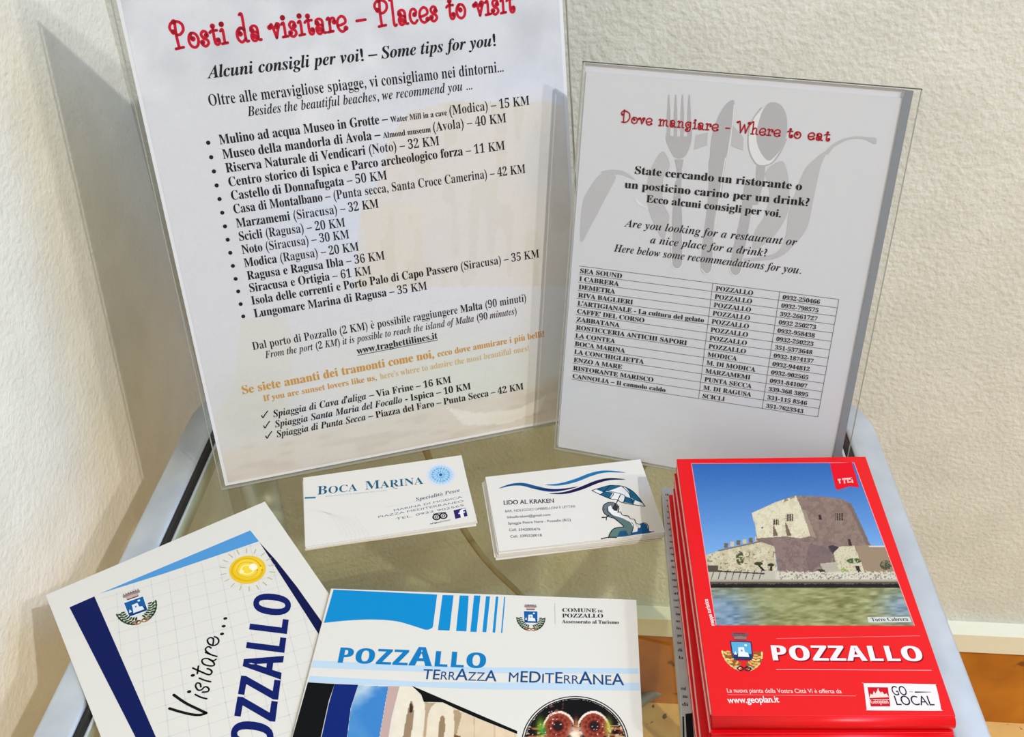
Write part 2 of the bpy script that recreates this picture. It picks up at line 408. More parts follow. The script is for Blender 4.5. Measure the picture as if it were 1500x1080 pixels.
# ------------------------------------------------------------------ room
KW = 1.0
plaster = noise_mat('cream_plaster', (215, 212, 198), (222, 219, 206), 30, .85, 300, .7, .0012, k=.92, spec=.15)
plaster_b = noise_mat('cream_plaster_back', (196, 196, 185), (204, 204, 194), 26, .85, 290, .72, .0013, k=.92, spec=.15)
ZF = -424.0
yb = lambda x: 597 - .03 * (x + 275)
def slab(name, pts, z0, z1, m, label=None):
    o = prism(name, pts, z0, z1, m); o['kind'] = 'structure'
    if label: o['label'] = label
    return o
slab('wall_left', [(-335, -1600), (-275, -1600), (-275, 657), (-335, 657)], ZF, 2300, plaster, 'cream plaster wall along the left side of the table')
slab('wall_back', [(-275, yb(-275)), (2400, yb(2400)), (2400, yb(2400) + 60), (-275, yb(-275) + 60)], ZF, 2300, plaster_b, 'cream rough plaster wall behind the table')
floor_m = noise_mat('floor_tile', (190, 148, 82), (214, 178, 112), 14, .45, 60, .05, .0005, spots=(120, (96, 58, 20), .66), k=.80)
slab('floor', [(-335, -1600), (2400, -1600), (2400, 657), (-335, 657)], ZF - 20, ZF, floor_m, 'speckled tan stone floor beneath the table')
brown = noise_mat('skirting_tile', (140, 80, 8), (168, 104, 20), 18, .35, 70, .08, .0005, k=.70, spots=(55, (100, 56, 14), .68))
t1 = 11.0
slab('baseboard_back', [(-275 + t1, yb(-275) - t1), (2400, yb(2400) - t1), (2400, yb(2400)), (-275 + t1, yb(-275))], ZF, -327, brown, 'brown skirting tile at the foot of the back wall')
slab('baseboard_left', [(-275, -1600), (-275 + t1, -1600), (-275 + t1, yb(-275)), (-275, yb(-275))], ZF, -327, brown, 'brown skirting tile at the foot of the left wall')
ledge = mat((216, 212, 192), .5, k=.9, spec=.3, bump=(60, .1, .001), name='cream_painted_trim')
slab('trim_1', [(-275 + 14, yb(-275) - 15), (2400, yb(2400) - 15), (2400, yb(2400)), (-275 + 14, yb(-275))], -325.5, -304, ledge, 'cream painted ledge above the brown skirting of the back wall')
slab('trim_2', [(-275, -1600), (-275 + 14, -1600), (-275 + 14, yb(-275)), (-275, yb(-275))], -325.5, -304, ledge, 'cream painted ledge above the brown skirting of the left wall')

# ------------------------------------------------------------------ table
tube_m = mat((150, 142, 104), .5, metal=.2, spec=.3, k=.9, name='bronze_tube')
silver = noise_mat('silver_frame', (188, 196, 207), (204, 210, 218), 40, .42, 120, .06, .0003, k=.95, metal=.75, spec=.5)
black = mat((14, 14, 14), .35, spec=.4, name='black_gasket')
table = thing('glass_table', 'low table with a clear glass top and rounded silver metal frame in the wall corner', 'table', (-22, 200, ZF))
X0, X1, Y0, Y1 = -224.0, 179.5, -260.0, 503.0
def rrect(x0, x1, y0, y1, r, n=10):
    out = []
    for cx_, cy__, a0 in ((x1 - r, y0 + r, -90), (x1 - r, y1 - r, 0), (x0 + r, y1 - r, 90), (x0 + r, y0 + r, 180)):
        for i in range(n + 1):
            a = R(a0 + 90 * i / n); out.append((cx_ + r * math.cos(a), cy__ + r * math.sin(a)))
    return out
def ring(name, prof, m, parent, label=None):
    """sweep a profile [(inset, z)] round the rounded rectangle"""
    loops = [[(x, y, z) for x, y in rrect(X0 + d, X1 - d, Y0 + d, Y1 - d, max(46 - d, 6))] for d, z in prof]
    n = len(loops[0]); vs_ = [p for l in loops for p in l]; k = len(prof); fs = []
    for j in range(k):
        for i in range(n):
            a, b = j * n + i, j * n + (i + 1) % n; c, d = ((j + 1) % k) * n + (i + 1) % n, ((j + 1) % k) * n + i
            fs.append((a, b, c, d))
    bm = bmesh.new(); bv = [bm.verts.new(v) for v in vs_]
    for f in fs: bm.faces.new([bv[i] for i in f])
    bmesh.ops.recalc_face_normals(bm, faces=bm.faces)
    return from_bm(name, bm, [m], parent, label, True)
ring('frame', [(0, -3), (.6, -.9), (2.2, -.1), (15.0, -.1), (17.2, -1.0), (17.6, -3), (17.6, -22), (2, -22), (0, -20)], silver, table, 'wide silver metal frame around the glass')
ring('gasket', [(17.6, -.9), (22.6, -.9), (22.6, -9), (17.6, -9)], black, table, 'black rubber strip between frame and glass')
ring('inner_rim', [(22.6, -.4), (24.2, -.4), (24.2, -10), (22.6, -10)], silver, table, 'thin silver inner rim beside the black strip')
glass = clear_mat('table_glass', (.90, .91, .785), .0, 1.5)
bm = bmesh.new()
top = rrect(X0 + 24.2, X1 - 24.2, Y0 + 24.2, Y1 - 24.2, 22)
bm.faces.new([bm.verts.new((x, y, -.05)) for x, y in top])
o = from_bm('glass_top', bm, [glass], table, 'clear greenish glass pane')
o.modifiers.new('Solidify', 'SOLIDIFY').thickness = .006; o.modifiers['Solidify'].offset = -1
for x in (X0 + 26, X1 - 26):
    for y in (Y0 + 26, Y1 - 26):
        tube('leg', [(x, y, -21), (x, y, ZF + 6)], 12, silver, table)
        tube('foot', [(x, y, ZF + 6), (x, y, ZF)], 14, black, table)
tube('floor_stretcher', catmull([(-195, 476, -412), (-120, 440, -412), (-30, 470, -412), (40, 535, -412), (66, 561, -412), (88, 578, -412), (113, 583, -412), (150, 560, -412), (153, 477, -412)], 6), 4.5, mat((128, 122, 110), .5, spec=.3, name='grey_tube'), table)

for pts, rad in (([(606, 585, -12), (614, 630, -40), (640, 700, -90), (677, 772, -150), (716, 826, -210), (762, 871, -270), (815, 920, -340), (860, 990, -415)], 2.4),
                 ([(1000, 560, -12), (930, 700, -150), (862, 788, -230), (826, 818, -260), (812, 848, -290), (826, 874, -320), (880, 930, -370), (940, 1030, -415)], 3.6)):  # this second tube imitates the rail's curved shadow on the back wall
    tube('brace_and_shadow_tube', catmull([tuple((lambda sh_, q: sh_.P(sh_.m(q)))(Sheet((0, 0, q[2]), (1, 0, 0), (0, 1, 0)), q)) for q in pts], 6), rad, tube_m, table)

# ------------------------------------------------------------------ sign stands
acr = clear_mat('clear_acrylic', (.97, .975, .97), .03, 1.33)
acr_edge = mat((50, 54, 50), .25, spec=.5, name='acrylic_edge')
acr_side = mat((124, 128, 134), .4, spec=.3, k=.95, name='grey_side_strip')
KS = 1.12
def stand(label, x, y, yaw, tilt, W, H, pap, side):
    e1 = np.array([math.cos(yaw), math.sin(yaw), 0]); bk = np.array([-math.sin(yaw), math.cos(yaw), 0])
    e2 = bk * math.sin(tilt) + np.array([0, 0, 1]) * math.cos(tilt)
    sh = Sheet((x, y, .4), e1, e2, KS)
    t = thing('sign_stand', label, 'sign', (x + e1[0] * W / 2, y + e1[1] * W / 2, .4))
    def plate(name, u0, u1, v0, v1, h0, h1, m, label=None, bow=0):
        q = [(u0, v0), (u1, v0), (u1, v1), (u0, v1)]
        vs_ = [sh.P(p, h0) for p in q] + [sh.P(p, h1) for p in q]
        return link_mesh(name, vs_, [(0, 3, 2, 1), (4, 5, 6, 7), (0, 1, 5, 4), (1, 2, 6, 5), (2, 3, 7, 6), (3, 0, 4, 7)], [m], t, None, label)
    def film(name, u0, u1, v0, v1, h, m, label=None):
        q = [(u0, v0), (u1, v0), (u1, v1), (u0, v1)]
        return link_mesh(name, [sh.P(p, h) for p in q], [(0, 1, 2, 3)], [m], t, None, label)
    film('front_panel', 0, W, 0, H, .45, acr, 'clear acrylic front')
    film('back_panel', 0, W, 0, H, -1.6, acr, 'clear acrylic back')
    plate('edge_strip', 0, W, H - .35, H, -1.6, .45, acr_edge, 'thin dark top edge of the acrylic')
    plate('edge_strip', 0, .4, 0, H, -1.6, .3, acr_edge_l)
    plate('edge_strip', 0, W, 0, .5, -1.6, .3, acr_edge_l)
    plate('edge_strip', W - .4, W, 0, H, -1.6, .3, acr_edge_l)
    if side: plate('side_strip', pap[1] - .6, W - 3.5, 1, H - 1.2, -1.4, .1, acr_side, 'grey strip at the right side')
    # easel strut: a bent acrylic leg that carries the leaning panel
    a, b = sh.P((W * .35, H * .5), -2), sh.P((W * .65, H * .5), -2)
    run = 40.0
    fa = np.array([a[0], a[1], .4]) + bk * run * .55; fb = np.array([b[0], b[1], .4]) + bk * run * .55
    w = bk * 1.5
    vs_ = [a, b, fb, fa, a + w, b + w, fb + w, fa + w]
    link_mesh('easel_strut', vs_, [(0, 1, 2, 3), (7, 6, 5, 4), (0, 4, 5, 1), (1, 5, 6, 2), (2, 6, 7, 3), (3, 7, 4, 0)], [acr], t, None, 'clear acrylic strut behind')
    return t, sh, plate
acr_edge_l = mat((150, 150, 140), .3, spec=.5, name='acrylic_light_edge')

# --- left: places to visit (A4)
tL, SL, plate = stand('larger clear sign stand at left with a list of places to visit', -185.94, 396.15, .3265, .2093, 211.0, 299.0, (2.6, 208.6), False)
plate('paper_sheet', 2.4, 208.8, 1.6, 297.5, -1.2, -.6, mat((222, 221, 222), .8, k=KS, name='sign_paper'), 'white paper sheet')
def bg_left(X, Y):
    C = np.tile(np.array([210., 208, 210]), (len(X), 1))
    C = paint(C, np.clip(1 - (Y - 60) / 200, 0, 1), (205, 208, 212), .6)
    n = fbm(X + 200, Y + 500, 150, 3)
    C = paint(C, np.clip((n - .52) * 4, 0, 1) * np.clip(1 - (Y - 40) / 160, 0, 1), (182, 184, 188), .9)
    C = paint(C, np.clip((fbm(X, Y, 90, 9) - .55) * 4, 0, 1) * np.clip(1 - (Y - 130) / 160, 0, 1), (224, 223, 226), .7)
    C = paint(C, blob(X, Y, 760, 120, 90, 40), (205, 209, 220), .5)
    C = paint(C, blob(X, Y, 480, 330, 100, 60), (201, 208, 222), .7)
    C = paint(C, blob(X, Y, 590, 210, 70, 60), (208, 212, 220), .4)
    big = inpoly(X, Y, [(570, 205), (600, 165), (660, 148), (740, 150), (800, 148), (850, 160), (850, 420), (700, 420), (520, 425), (540, 370), (527, 310), (560, 260)])
    C = paint(C, big, (211, 203, 194), .8)
    C = paint(C, inpoly(X, Y, [(527, 318), (560, 300), (620, 300), (620, 420), (520, 425)]), (214, 204, 190), .6)
    C = paint(C, big & (vnoise(X * 3, Y, 40, 5) > .62), (200, 194, 178), .35)
    C = paint(C, blob(X, Y, 790, 240, 22, 60), (196, 200, 204), .7)
    C = paint(C, inpoly(X, Y, [(352, 470), (420, 462), (430, 500), (425, 570), (430, 640), (300, 650), (345, 560)]), (211, 204, 192), .6)
    C = paint(C, np.clip((Y - 430) / 120, 0, 1) * blob(X, Y, 640, 560, 190, 110), (208, 206, 192), .8)
    C = paint(C, blob(X, Y, 370, 600, 70, 60), (196, 196, 184), .6)
    C = paint(C, blob(X, Y, 700, 560, 80, 60), (204, 208, 196), .6)
    base = np.clip((Y + .20 * (X - 560) - 600) / 22, 0, 1)
    C = paint(C, base, (207, 198, 184), .85)
    C = paint(C, base * np.clip((vnoise(X * .25, Y + .2 * X, 7, 8) - .5) * 3, 0, 1), (190, 180, 166), .45)
    C = paint(C, inpoly(X, Y, [(655, 598), (700, 606), (760, 600), (800, 580), (790, 604), (740, 622), (680, 624)]), (226, 224, 214), .6)
    C += (rs.rand(len(X), 1) - .5) * 3
    return C
canvas('printed_picture', SL, [(4.2, 3.2, 0), (207, 3.2, 0), (207, 296.5, 0), (4.2, 296.5, 0)], 1.0, bg_left, tL, h=-.5, rough=.8, label='pale printed photo of sky and a sandstone building')
INK = (22, 20, 22); GOLD = (196, 142, 60); GOLD2 = (204, 172, 112)
a = Art(SL, -.4); a.curly('Posti da visitare – Places to visit', (256, 72), (757, 17), 12.2, (190, 6, 42), .105); a.build('heading_text', tL, 'crimson curly heading')
a = Art(SL, -.4)
a.text([('J', 'Alcuni consigli per voi! – Some tips for you!')], (306.5, 115), (728, 67), 5.6, INK)
a.text([('R', 'Oltre alle meravigliose spiagge, vi consigliamo nei dintorni...')], (306, 155.5), (739, 105), 5.2, INK)
a.text([('I', 'Besides the beautiful beaches, we recommend you ...')], (364, 170.5), (693, 131), 4.6, INK)
a.build('intro_text', tL)
rows = [
 ([('B', 'Mulino ad acqua Museo in Grotte – '), ('B', 'Water Mill in a cave ', .62), ('R', '(Modica) – 15 KM')], (322, 212), (776.5, 153.6)),
 ([('B', 'Museo della mandorla di Avola – '), ('B', 'Almond museum ', .62), ('R', '(Avola) – 40 KM')], (327, 233.3), (742.6, 179.2)),
 ([('B', 'Riserva Naturale di Vendicari '), ('R', '(Noto) – 32 KM')], (331.4, 253.3), (644.6, 212.6)),
 ([('B', 'Centro storico di Ispica e Parco archeologico forza'), ('R', ' – 11 KM')], (335.4, 273.7), (740.6, 219.4)),
 ([('B', 'Castello di Donnafugata'), ('R', ' – 50 KM')], (339.2, 293.6), (568, 263)),
 ([('B', 'Casa di Montalbano'), ('R', ' – (Punta secca, Santa Croce Camerina) – 42 KM')], (342.8, 313.4), (770.6, 253.4)),
 ([('B', 'Marzamemi'), ('R', ' (Siracusa) – 32 KM')], (347, 334), (555.6, 304.4)),
 ([('B', 'Scicli'), ('R', ' (Ragusa) – 20 KM')], (350.4, 353.4), (506.6, 332.2)),
 ([('B', 'Noto'), ('R', ' (Siracusa) – 30 KM')], (355, 372.6), (512.6, 349.4)),
 ([('B', 'Modica'), ('R', ' (Ragusa) – 20 KM')], (358.4, 392), (526.6, 367.4)),
 ([('B', 'Ragusa e Ragusa Ibla'), ('R', ' – 36 KM')], (362.8, 410.6), (564.6, 380.4)),
 ([('B', 'Siracusa e Ortigia'), ('R', ' – 61 KM')], (365.6, 428.8), (544.6, 402)),
 ([('B', 'Isola delle correnti e Porto Palo di Capo Passero'), ('R', ' (Siracusa) – 35 KM')], (369.2, 447.2), (790.8, 377.4)),
 ([('B', 'Lungomare Marina di Ragusa'), ('R', ' – 35 KM')], (373, 465.8), (626.6, 424.6))]
a = Art(SL, -.4)
for sg, p, q in rows: a.text(sg, p, q, 4.6, INK)
for p in ((305, 209.4), (309.4, 230.6), (313.4, 251.4), (317.4, 272), (321.6, 292), (325.6, 312), (329.6, 332), (333.6, 351.6), (337.4, 370.8), (341.2, 390), (345.2, 409), (349, 427.4), (352.6, 446), (356.4, 464)):
    a.dot(p, 1.02, INK)
a.build('list_text', tL)
a = Art(SL, -.4)
a.text([('R', 'Dal porto di Pozzallo (2 KM) è possibile raggiungere '), ('B', 'Malta '), ('R', '(90 minuti)')], (370.5, 513.4), (772, 441.6), 4.4, INK)
a.text([('I', 'From the port (2 KM) it is possible to reach the island of Malta (90 minutes)')], (389.6, 525.4), (758, 460.4), 4.0, INK)
a.text([('X', 'www.traghettilines.it')], (523.6, 519.4), (641.6, 496.6), 3.9, INK)
a.line((523.6, 521.3), (641.6, 498.5), .35, INK)
a.build('ferry_text', tL)
a = Art(SL, -.4)
a.text([('X', 'Se siete amanti dei tramonti come noi, '), ('B', 'ecco dove ammirare i più belli!', .74)], (355, 578.4), (798, 493.5), 4.9, GOLD)
a.text([('B', 'If you are sunset lovers like us, ')], (386.3, 588.6), (556, 556.5), 3.4, GOLD)
a.text([('R', "here's where to admire the most beautiful ones!")], (557, 556.3), (776, 514.2), 3.5, GOLD2)
a.build('sunset_text', tL, 'golden printed lines')
a = Art(SL, -.4)
a.text([('J', "Spiaggia di Cava d'aliga"), ('B', ' – Via Frine – 16 KM')], (401, 612), (661.5, 561), 4.1, INK)
a.text([('J', 'Spiaggia Santa Maria del Focallo'), ('B', ' - Ispica – 10 KM')], (403.7, 627), (690.5, 570.6), 4.1, INK)
a.text([('J', 'Spiaggia di Punta Secca'), ('B', ' – Piazza del Faro – Punta Secca – 42 KM')], (406, 641.4), (767.6, 570.8), 4.1, INK)
for x, y in ((387, 609), (390, 624), (393, 639)):
    a.stroke([(x - 3.6, y + .5), (x - 1.6, y + 3.6), (x + 1.2, y - 1), (x + 5, y - 6)], .6, INK)
a.build('beach_text', tL)

# --- right: where to eat (A5)
tR, SR, plate = stand('smaller clear sign stand at right with a table of restaurants', -5.72, 435.27, -.2433, .2378, 156.0, 211.6, (2.5, 149.4), True)
plate('backing_sheet', 1.2, 148.7, 2, 210.6, -1.5, -1.3, mat((216, 216, 224), .6, k=1.1, name='backing_paper'), 'white backing sheet showing above the paper')
plate('paper_sheet', 2.2, 148.7, 1.6, 206.8, -1.2, -.6, mat((208, 209, 214), .8, k=KS, name='sign_paper_grey'), 'pale grey printed paper')
G1 = (176, 175, 179); G2 = (186, 185, 189); G3 = (220, 220, 223); G0 = (204, 204, 208)
c1 = lambda x, y: (830 + x / 4.91, 80 + y / 4.91)
c2 = lambda x, y: (1080 + x / 4.91, 80 + y / 4.91)
c3 = lambda x, y: (820 + x / 4.91, 220 + y / 4.91)
c4 = lambda x, y: (1060 + x / 4.91, 220 + y / 4.91)
a = Art(SR, -.5)
pl = lambda f, pts, c, lift=0, sm=True: a.poly(catmull([f(*p) for p in pts], 5, True) if sm else [f(*p) for p in pts], c, lift)
pl(c3, [(735, 10), (790, 110), (745, 200), (735, 300), (750, 400), (785, 470), (770, 560), (745, 645), (690, 560), (640, 430), (625, 300), (645, 160)], G2)
pl(c3, [(150, 660), (160, 400), (215, 270), (300, 170), (390, 180), (395, 215), (330, 340), (230, 530)], G2, .004)
pl(c3, [(290, 160), (380, 143), (470, 160), (540, 215), (500, 200), (440, 178), (380, 172)], G2, .008)
pl(c3, [(540, 340), (600, 395), (640, 430), (560, 390)], G3)
pl(c4, [(420, 80), (455, 150), (472, 280), (468, 420), (420, 540), (330, 650), (215, 715), (225, 590), (290, 480), (330, 330), (318, 240), (300, 170), (340, 115)], G2)
pl(c4, [(740, 8), (700, 110), (665, 260), (640, 380), (600, 560), (500, 690), (390, 775), (200, 800), (120, 785), (300, 765), (400, 720), (450, 600), (470, 450), (520, 300), (580, 150), (650, 70)], G2, .004)
pl(c2, [(640, 690), (730, 620), (850, 590), (940, 596), (998, 602), (992, 645), (930, 615), (870, 606), (790, 616), (700, 665), (650, 720)], G2, .008)
pl(c1, [(930, 580), (1015, 560), (1008, 655), (915, 685)], G2, 0, False)
pl(c1, [(1195, 510), (1240, 560), (1272, 600), (1268, 690), (1185, 660)], G2, 0, False)
for i, x in enumerate((733, 783, 831, 880)):
    pl(c1, [(x - 3, 290), (x + 5, 290), (x + 12, 430), (x + 10, 600), (x - 12, 600), (x - 12, 430)], G1, .02, False)
pl(c1, [(720, 560), (745, 585), (790, 590), (840, 590), (880, 585), (898, 540), (896, 620), (870, 700), (838, 742), (780, 742), (740, 680), (716, 620)], G1, .022)
pl(c1, [(778, 755), (840, 755), (826, 830), (822, 1000), (790, 1000), (792, 830)], G1, .024, False)
pl(c3, [(828, 250), (862, 250), (880, 560), (884, 800), (845, 850), (800, 800), (806, 560)], G1, .028)
a.stroke([c3(806, 560), c3(803, 800), c3(820, 845), c3(845, 856), c3(870, 840), c3(884, 790), c3(878, 560)], .5, G3, .03)
pl(c1, [(1190, 328), (1206, 350), (1203, 430), (1180, 600), (1140, 760), (1110, 1000), (1028, 1000), (1030, 760), (1045, 590), (1085, 460), (1140, 365)], G1, .02)
pl(c3, [(1078, 60), (1165, 60), (1150, 300), (1110, 500), (1095, 700), (1088, 850), (1050, 888), (1015, 850), (1030, 650), (1060, 420), (1072, 230)], G1, .026)
a.stroke([c3(1190, 60), c3(1160, 260), c3(1115, 560), c3(1095, 840), c3(1055, 892), c3(1012, 850)], .5, G3, .03)
a.stroke([c1(1205, 360), c1(1190, 520), c1(1150, 760), c1(1130, 900)], .45, G3, .03)
pl(c2, [(170, 400), (250, 350), (320, 380), (356, 500), (345, 620), (290, 720), (235, 785), (150, 795), (95, 720), (80, 610), (100, 490)], G3, .02)
pl(c2, [(240, 345), (310, 362), (352, 440), (356, 560), (325, 660), (262, 742), (215, 762), (160, 690), (136, 590), (158, 470), (190, 390)], G1, .03)
a.stroke([c2(x, y) for x, y in ((170, 385), (100, 490), (78, 610), (95, 720), (150, 795), (235, 788), (300, 720), (352, 610))], .5, G1, .035)
pl(c2, [(138, 800), (200, 800), (196, 880), (150, 1080), (105, 1080), (134, 900)], G1, .024, False)
pl(c3, [(1335, 240), (1405, 240), (1380, 420), (1350, 600), (1320, 760), (1300, 880), (1258, 903), (1225, 870), (1250, 700), (1300, 480)], G1, .026)
a.stroke([c3(1230, 780), c3(1222, 860), c3(1255, 904), c3(1300, 880), c3(1318, 770)], .5, G3, .03)
a.build('printed_cutlery', tR, 'pale grey fork, knife and spoon drawing')
a = Art(SR, -.4); a.curly('Dove mangiare - Where to eat', (909, 179), (1217, 207), 5.7, (170, 6, 34), .115); a.build('heading_text', tR, 'dark red curly heading')
a = Art(SR, -.4)
a.text([('X', 'State cercando un ristorante o')], (928.6, 254.7), (1174.6, 279.2), 3.9, INK)
a.text([('X', 'un posticino carino per un drink?')], (914.4, 275.6), (1185, 302.6), 3.9, INK)
a.text([('X', 'Ecco alcuni consigli per voi.')], (946, 296.4), (1144, 318.8), 3.7, INK)
a.text([('I', 'Are you looking for a restaurant or')], (915.6, 332.4), (1167, 360.6), 3.9, INK)
a.text([('I', 'a nice place for a drink?')], (952.4, 356.6), (1123.6, 376.4), 3.9, INK)
a.text([('I', 'Here below some recommendations for you.')], (899.4, 368.7), (1174, 401.9), 3.9, INK)
a.build('intro_text', tR)
a = Art(SR, -.4)
TLc, TRc, BRc, BLc = map(np.array, ((848.3, 390.), (1229., 439.1), (1197.9, 611.3), (837., 556.)))
c1t, c1b = np.array((1044.2, 415.3)), np.array((1023.2, 584.8)); c2t, c2b = np.array((1142.4, 427.9)), np.array((1116.4, 599.7))
GR = (70, 68, 70)
for i in range(15):
    t = i / 14; L_, R_ = TLc * (1 - t) + BLc * t, TRc * (1 - t) + BRc * t
    a.line(L_, R_, .17, GR)
for q, w in ((TRc, BRc), (c1t, c1b), (c2t, c2b)): a.line(q, w, .19, GR)
a.build('table_grid', tR, 'thin ruled lines of the restaurant table')
a = Art(SR, -.4)
names = [('SEA SOUND', 911), ('I CABRERA', 906), ('DEMETRA', 900.5), ('RIVA BAGLIERI', 927), ("L'ARTIGIANALE - La cultura del gelato", 1031), ("CAFFE' DEL CORSO", 943.7), ('ZABBATANA', 907), ('ROSTICCERIA ANTICHI SAPORI', 1006), ('LA CONTEA', 900.5), ('BOCA MARINA', 915), ('LA CONCHIGLIETTA', 942.5), ('ENZO A MARE', 911), ('RISTORANTE MARISCO', 957), ('CANNOLIA – Il cannolo caldo', 974.6)]
city = [('POZZALLO', 55)] * 8 + [('MODICA', 43), ('M. DI MODICA', 71.5), ('MARZAMEMI', 66), ('PUNTA SECCA', 69), ('M. DI RAGUSA', 70), ('SCICLI', 33)]
tel = ['0932-250466', '0932-798575', '392-2661727', '0932 250273', '0932-958438', '0932-250223', '351-5373648', '0932-1874137', '0932-944812', '0932-902565', '0931-841007', '339-368 3895', '331-115 8546', '351-7623343']
for i in range(14):
    t = (i + .84) / 14
    L_, R_ = TLc * (1 - t) + BLc * t, TRc * (1 - t) + BRc * t; sl = (R_[1] - L_[1]) / (R_[0] - L_[0])
    nm, xe = names[i]; p = L_ + np.array((1.2, 1.2 * sl)); a.text([('X', nm)], p, (xe, p[1] + (xe - p[0]) * sl), 2.55, INK)
    cx_ = c1t * (1 - t) + c1b * t; p = np.array((cx_[0] + 5, L_[1] + (cx_[0] + 5 - L_[0]) * sl)); w = city[i][1]
    a.text([('B', city[i][0])], p, (p[0] + w, p[1] + w * sl), 2.5, INK)
    cx_ = c2t * (1 - t) + c2b * t; p = np.array((cx_[0] + 5, L_[1] + (cx_[0] + 5 - L_[0]) * sl)); w = 58.5 if len(tel[i]) > 11 else 55
    a.text([('B', tel[i])], p, (p[0] + w, p[1] + w * sl), 2.2, INK)
a.build('table_text', tR)
# ------------------------------------------------------------------ printed crest (town arms), unit box -0.5..0.5
def crest(name, sh, ctr, xv, yv, parent, dark=False, h=.08):
    """ctr, xv, yv: photo measures of centre, half-width vector, half-height vector"""
    A = Art(sh, h); c0 = sh.m(ctr); ex = sh.m(np.array(ctr) + np.array(xv)) - c0; ey = sh.m(np.array(ctr) + np.array(yv)) - c0
    f = lambda x, y: c0 + ex * x + ey * y
    pu = lambda pts, c, l=0: A.poly_uv([f(*p) for p in pts], c, l)
    cr = (150, 128, 124) if not dark else (120, 80, 84)
    pu([(-.44, .98), (-.2, 1.04), (.2, 1.04), (.44, .98), (.40, .84), (.0, .88), (-.40, .84)], cr)
    pu([(-.32, .84), (0, .88), (.32, .84), (.27, .66), (-.27, .66)], (196, 170, 160) if not dark else (150, 110, 104), .01)
    pu([(-.30, .70), (.30, .70), (.27, .64), (-.27, .64)], (110, 60, 60), .02)
    for i in range(7):
        x = -.36 + .12 * i; pu([(x - .03, 1.0), (x + .03, 1.0), (x + .03, 1.10), (x - .03, 1.10)], cr)
    pu([(-.53, .60), (.53, .60), (.50, -.42), (-.50, -.42)], (226, 232, 236) if not dark else (60, 40, 80))
    pu([(-.47, .54), (.47, .54), (.44, -.36), (-.44, -.36)], (22, 92, 152) if not dark else (90, 168, 206), .01)
    pu([(-.44, -.08), (.45, -.08), (.44, -.36), (-.44, -.36)], (14, 62, 112) if not dark else (40, 52, 96), .02)
    pu([(-.16, .26), (.12, .28), (.14, .02), (.28, -.02), (.32, -.24), (-.22, -.24), (-.18, .0)], (226, 230, 236), .03)
    pu([(-.05, .14), (.03, .14), (.03, .04), (-.05, .04)], (120, 130, 150), .04)
    pu([(-.40, -.14), (-.26, -.14), (-.32, .06)], (230, 234, 240), .03)
    A.dot_uv(f(.22, .38), np.linalg.norm(ex) * .07, (214, 234, 246), .03)
    rr = random.Random(3)
    lc = [(34, 62, 36), (52, 84, 48)] if not dark else [(196, 186, 96), (96, 118, 44), (220, 206, 130)]
    for s in (-1, 1):
        for i in range(7):
            t = i / 6; ang = R(-8 - 66 * t)
            cx_, cy2 = s * .82 * math.cos(ang), .06 + .92 * math.sin(ang)
            for w in (-1, 0, 1):
                r_ = 1 + .17 * w; dirn = ang * s + (0 if s > 0 else math.pi) + s * (w * .7 + .9)
                pu(ell(cx_ * r_, (cy2 - .06) * r_ + .06 + .05 * abs(w),   .12, .052, 8, dirn), lc[rr.randrange(len(lc))], .01)
    for sx in (-1, 1):
        ring_ = ell(sx * .17, -.86, .14, .10, 12)
        A.stroke_uv([f(*p) for p in ring_ + ring_[:1]], np.linalg.norm(ex) * .07, (176, 120, 76) if not dark else (60, 44, 56), .02, caps=False)
        A.stroke_uv([f(*p) for p in catmull([(sx * .05, -.80), (sx * .28, -.74), (sx * .42, -.84)], 4)], np.linalg.norm(ex) * .05, (176, 120, 76) if not dark else (214, 190, 190), .02)
    return A.build(name, parent, 'town coat of arms with blue shield and laurel')

# ------------------------------------------------------------------ folded sheets and booklets on the table
KT = 1.2
def quad_mm(z, pts):
    s = Sheet((0, 0, z), (1, 0, 0), (0, 1, 0)); return [s.m(p) for p in pts]
WHITE = (225, 221, 211)
paper_w = mat(WHITE, .45, k=KT, spec=.35, name='coated_paper')
paper_e = mat((214, 210, 200), .7, k=KT, spec=.2, name='paper_edge')

# --- left booklet (tilted, over the left rail)
ZB = 1.6
t = thing('tourist_booklet', 'white booklet with navy stripe and yellow sun drawing at lower left', 'booklet', (-190, 290, 0))
SB = Sheet((0, 0, ZB), (1, 0, 0), (0, 1, 0), KT)
A_, B_ = SB.m((67, 872)), SB.m((388, 735)); d = (B_ - A_) / np.linalg.norm(B_ - A_); dn = np.array([d[1], -d[0]])
C_ = B_ + dn * 200; D_ = A_ + dn * 200
prism('pages', [tuple(A_ + dn * .4 + d * .4), tuple(D_ - dn * .4 + d * .4), tuple(C_ - dn * .4 - d * .4), tuple(B_ + dn * .4 - d * .4)], .02, ZB - .25, paper_e, t)
prism('cover', [tuple(A_), tuple(D_), tuple(C_), tuple(B_)], ZB - .25, ZB, paper_w, t)
e3 = lambda x, y: (40 + x / 3, 720 + y / 3)
e4 = lambda x, y: (240 + x / 3, 720 + y / 3)
a = Art(SB, .04)
NAVY = (8, 24, 84)
a.poly([(101.7, 890), (138.3, 874), (228.3, 1080), (268, 1170), (240, 1170), (198.3, 1080)], NAVY)
a.poly([(146, 870), (366.7, 777.3), (379.3, 793.3), (240, 840.7)], (82, 152, 208))
a.poly([(379.6, 794), (405, 822), (435, 860), (471.7, 911.7), (466.7, 929.3), (448, 900), (403, 830)], (10, 18, 70))
a.build('cover_stripes', t, 'navy and light blue stripes of the cover')
a = Art(SB, .02); gl = (208, 209, 206)
f0 = SB.m((200, 900)); gx = SB.m((225, 893)) - f0; gx = gx / np.linalg.norm(gx); gy = np.array([-gx[1], gx[0]])
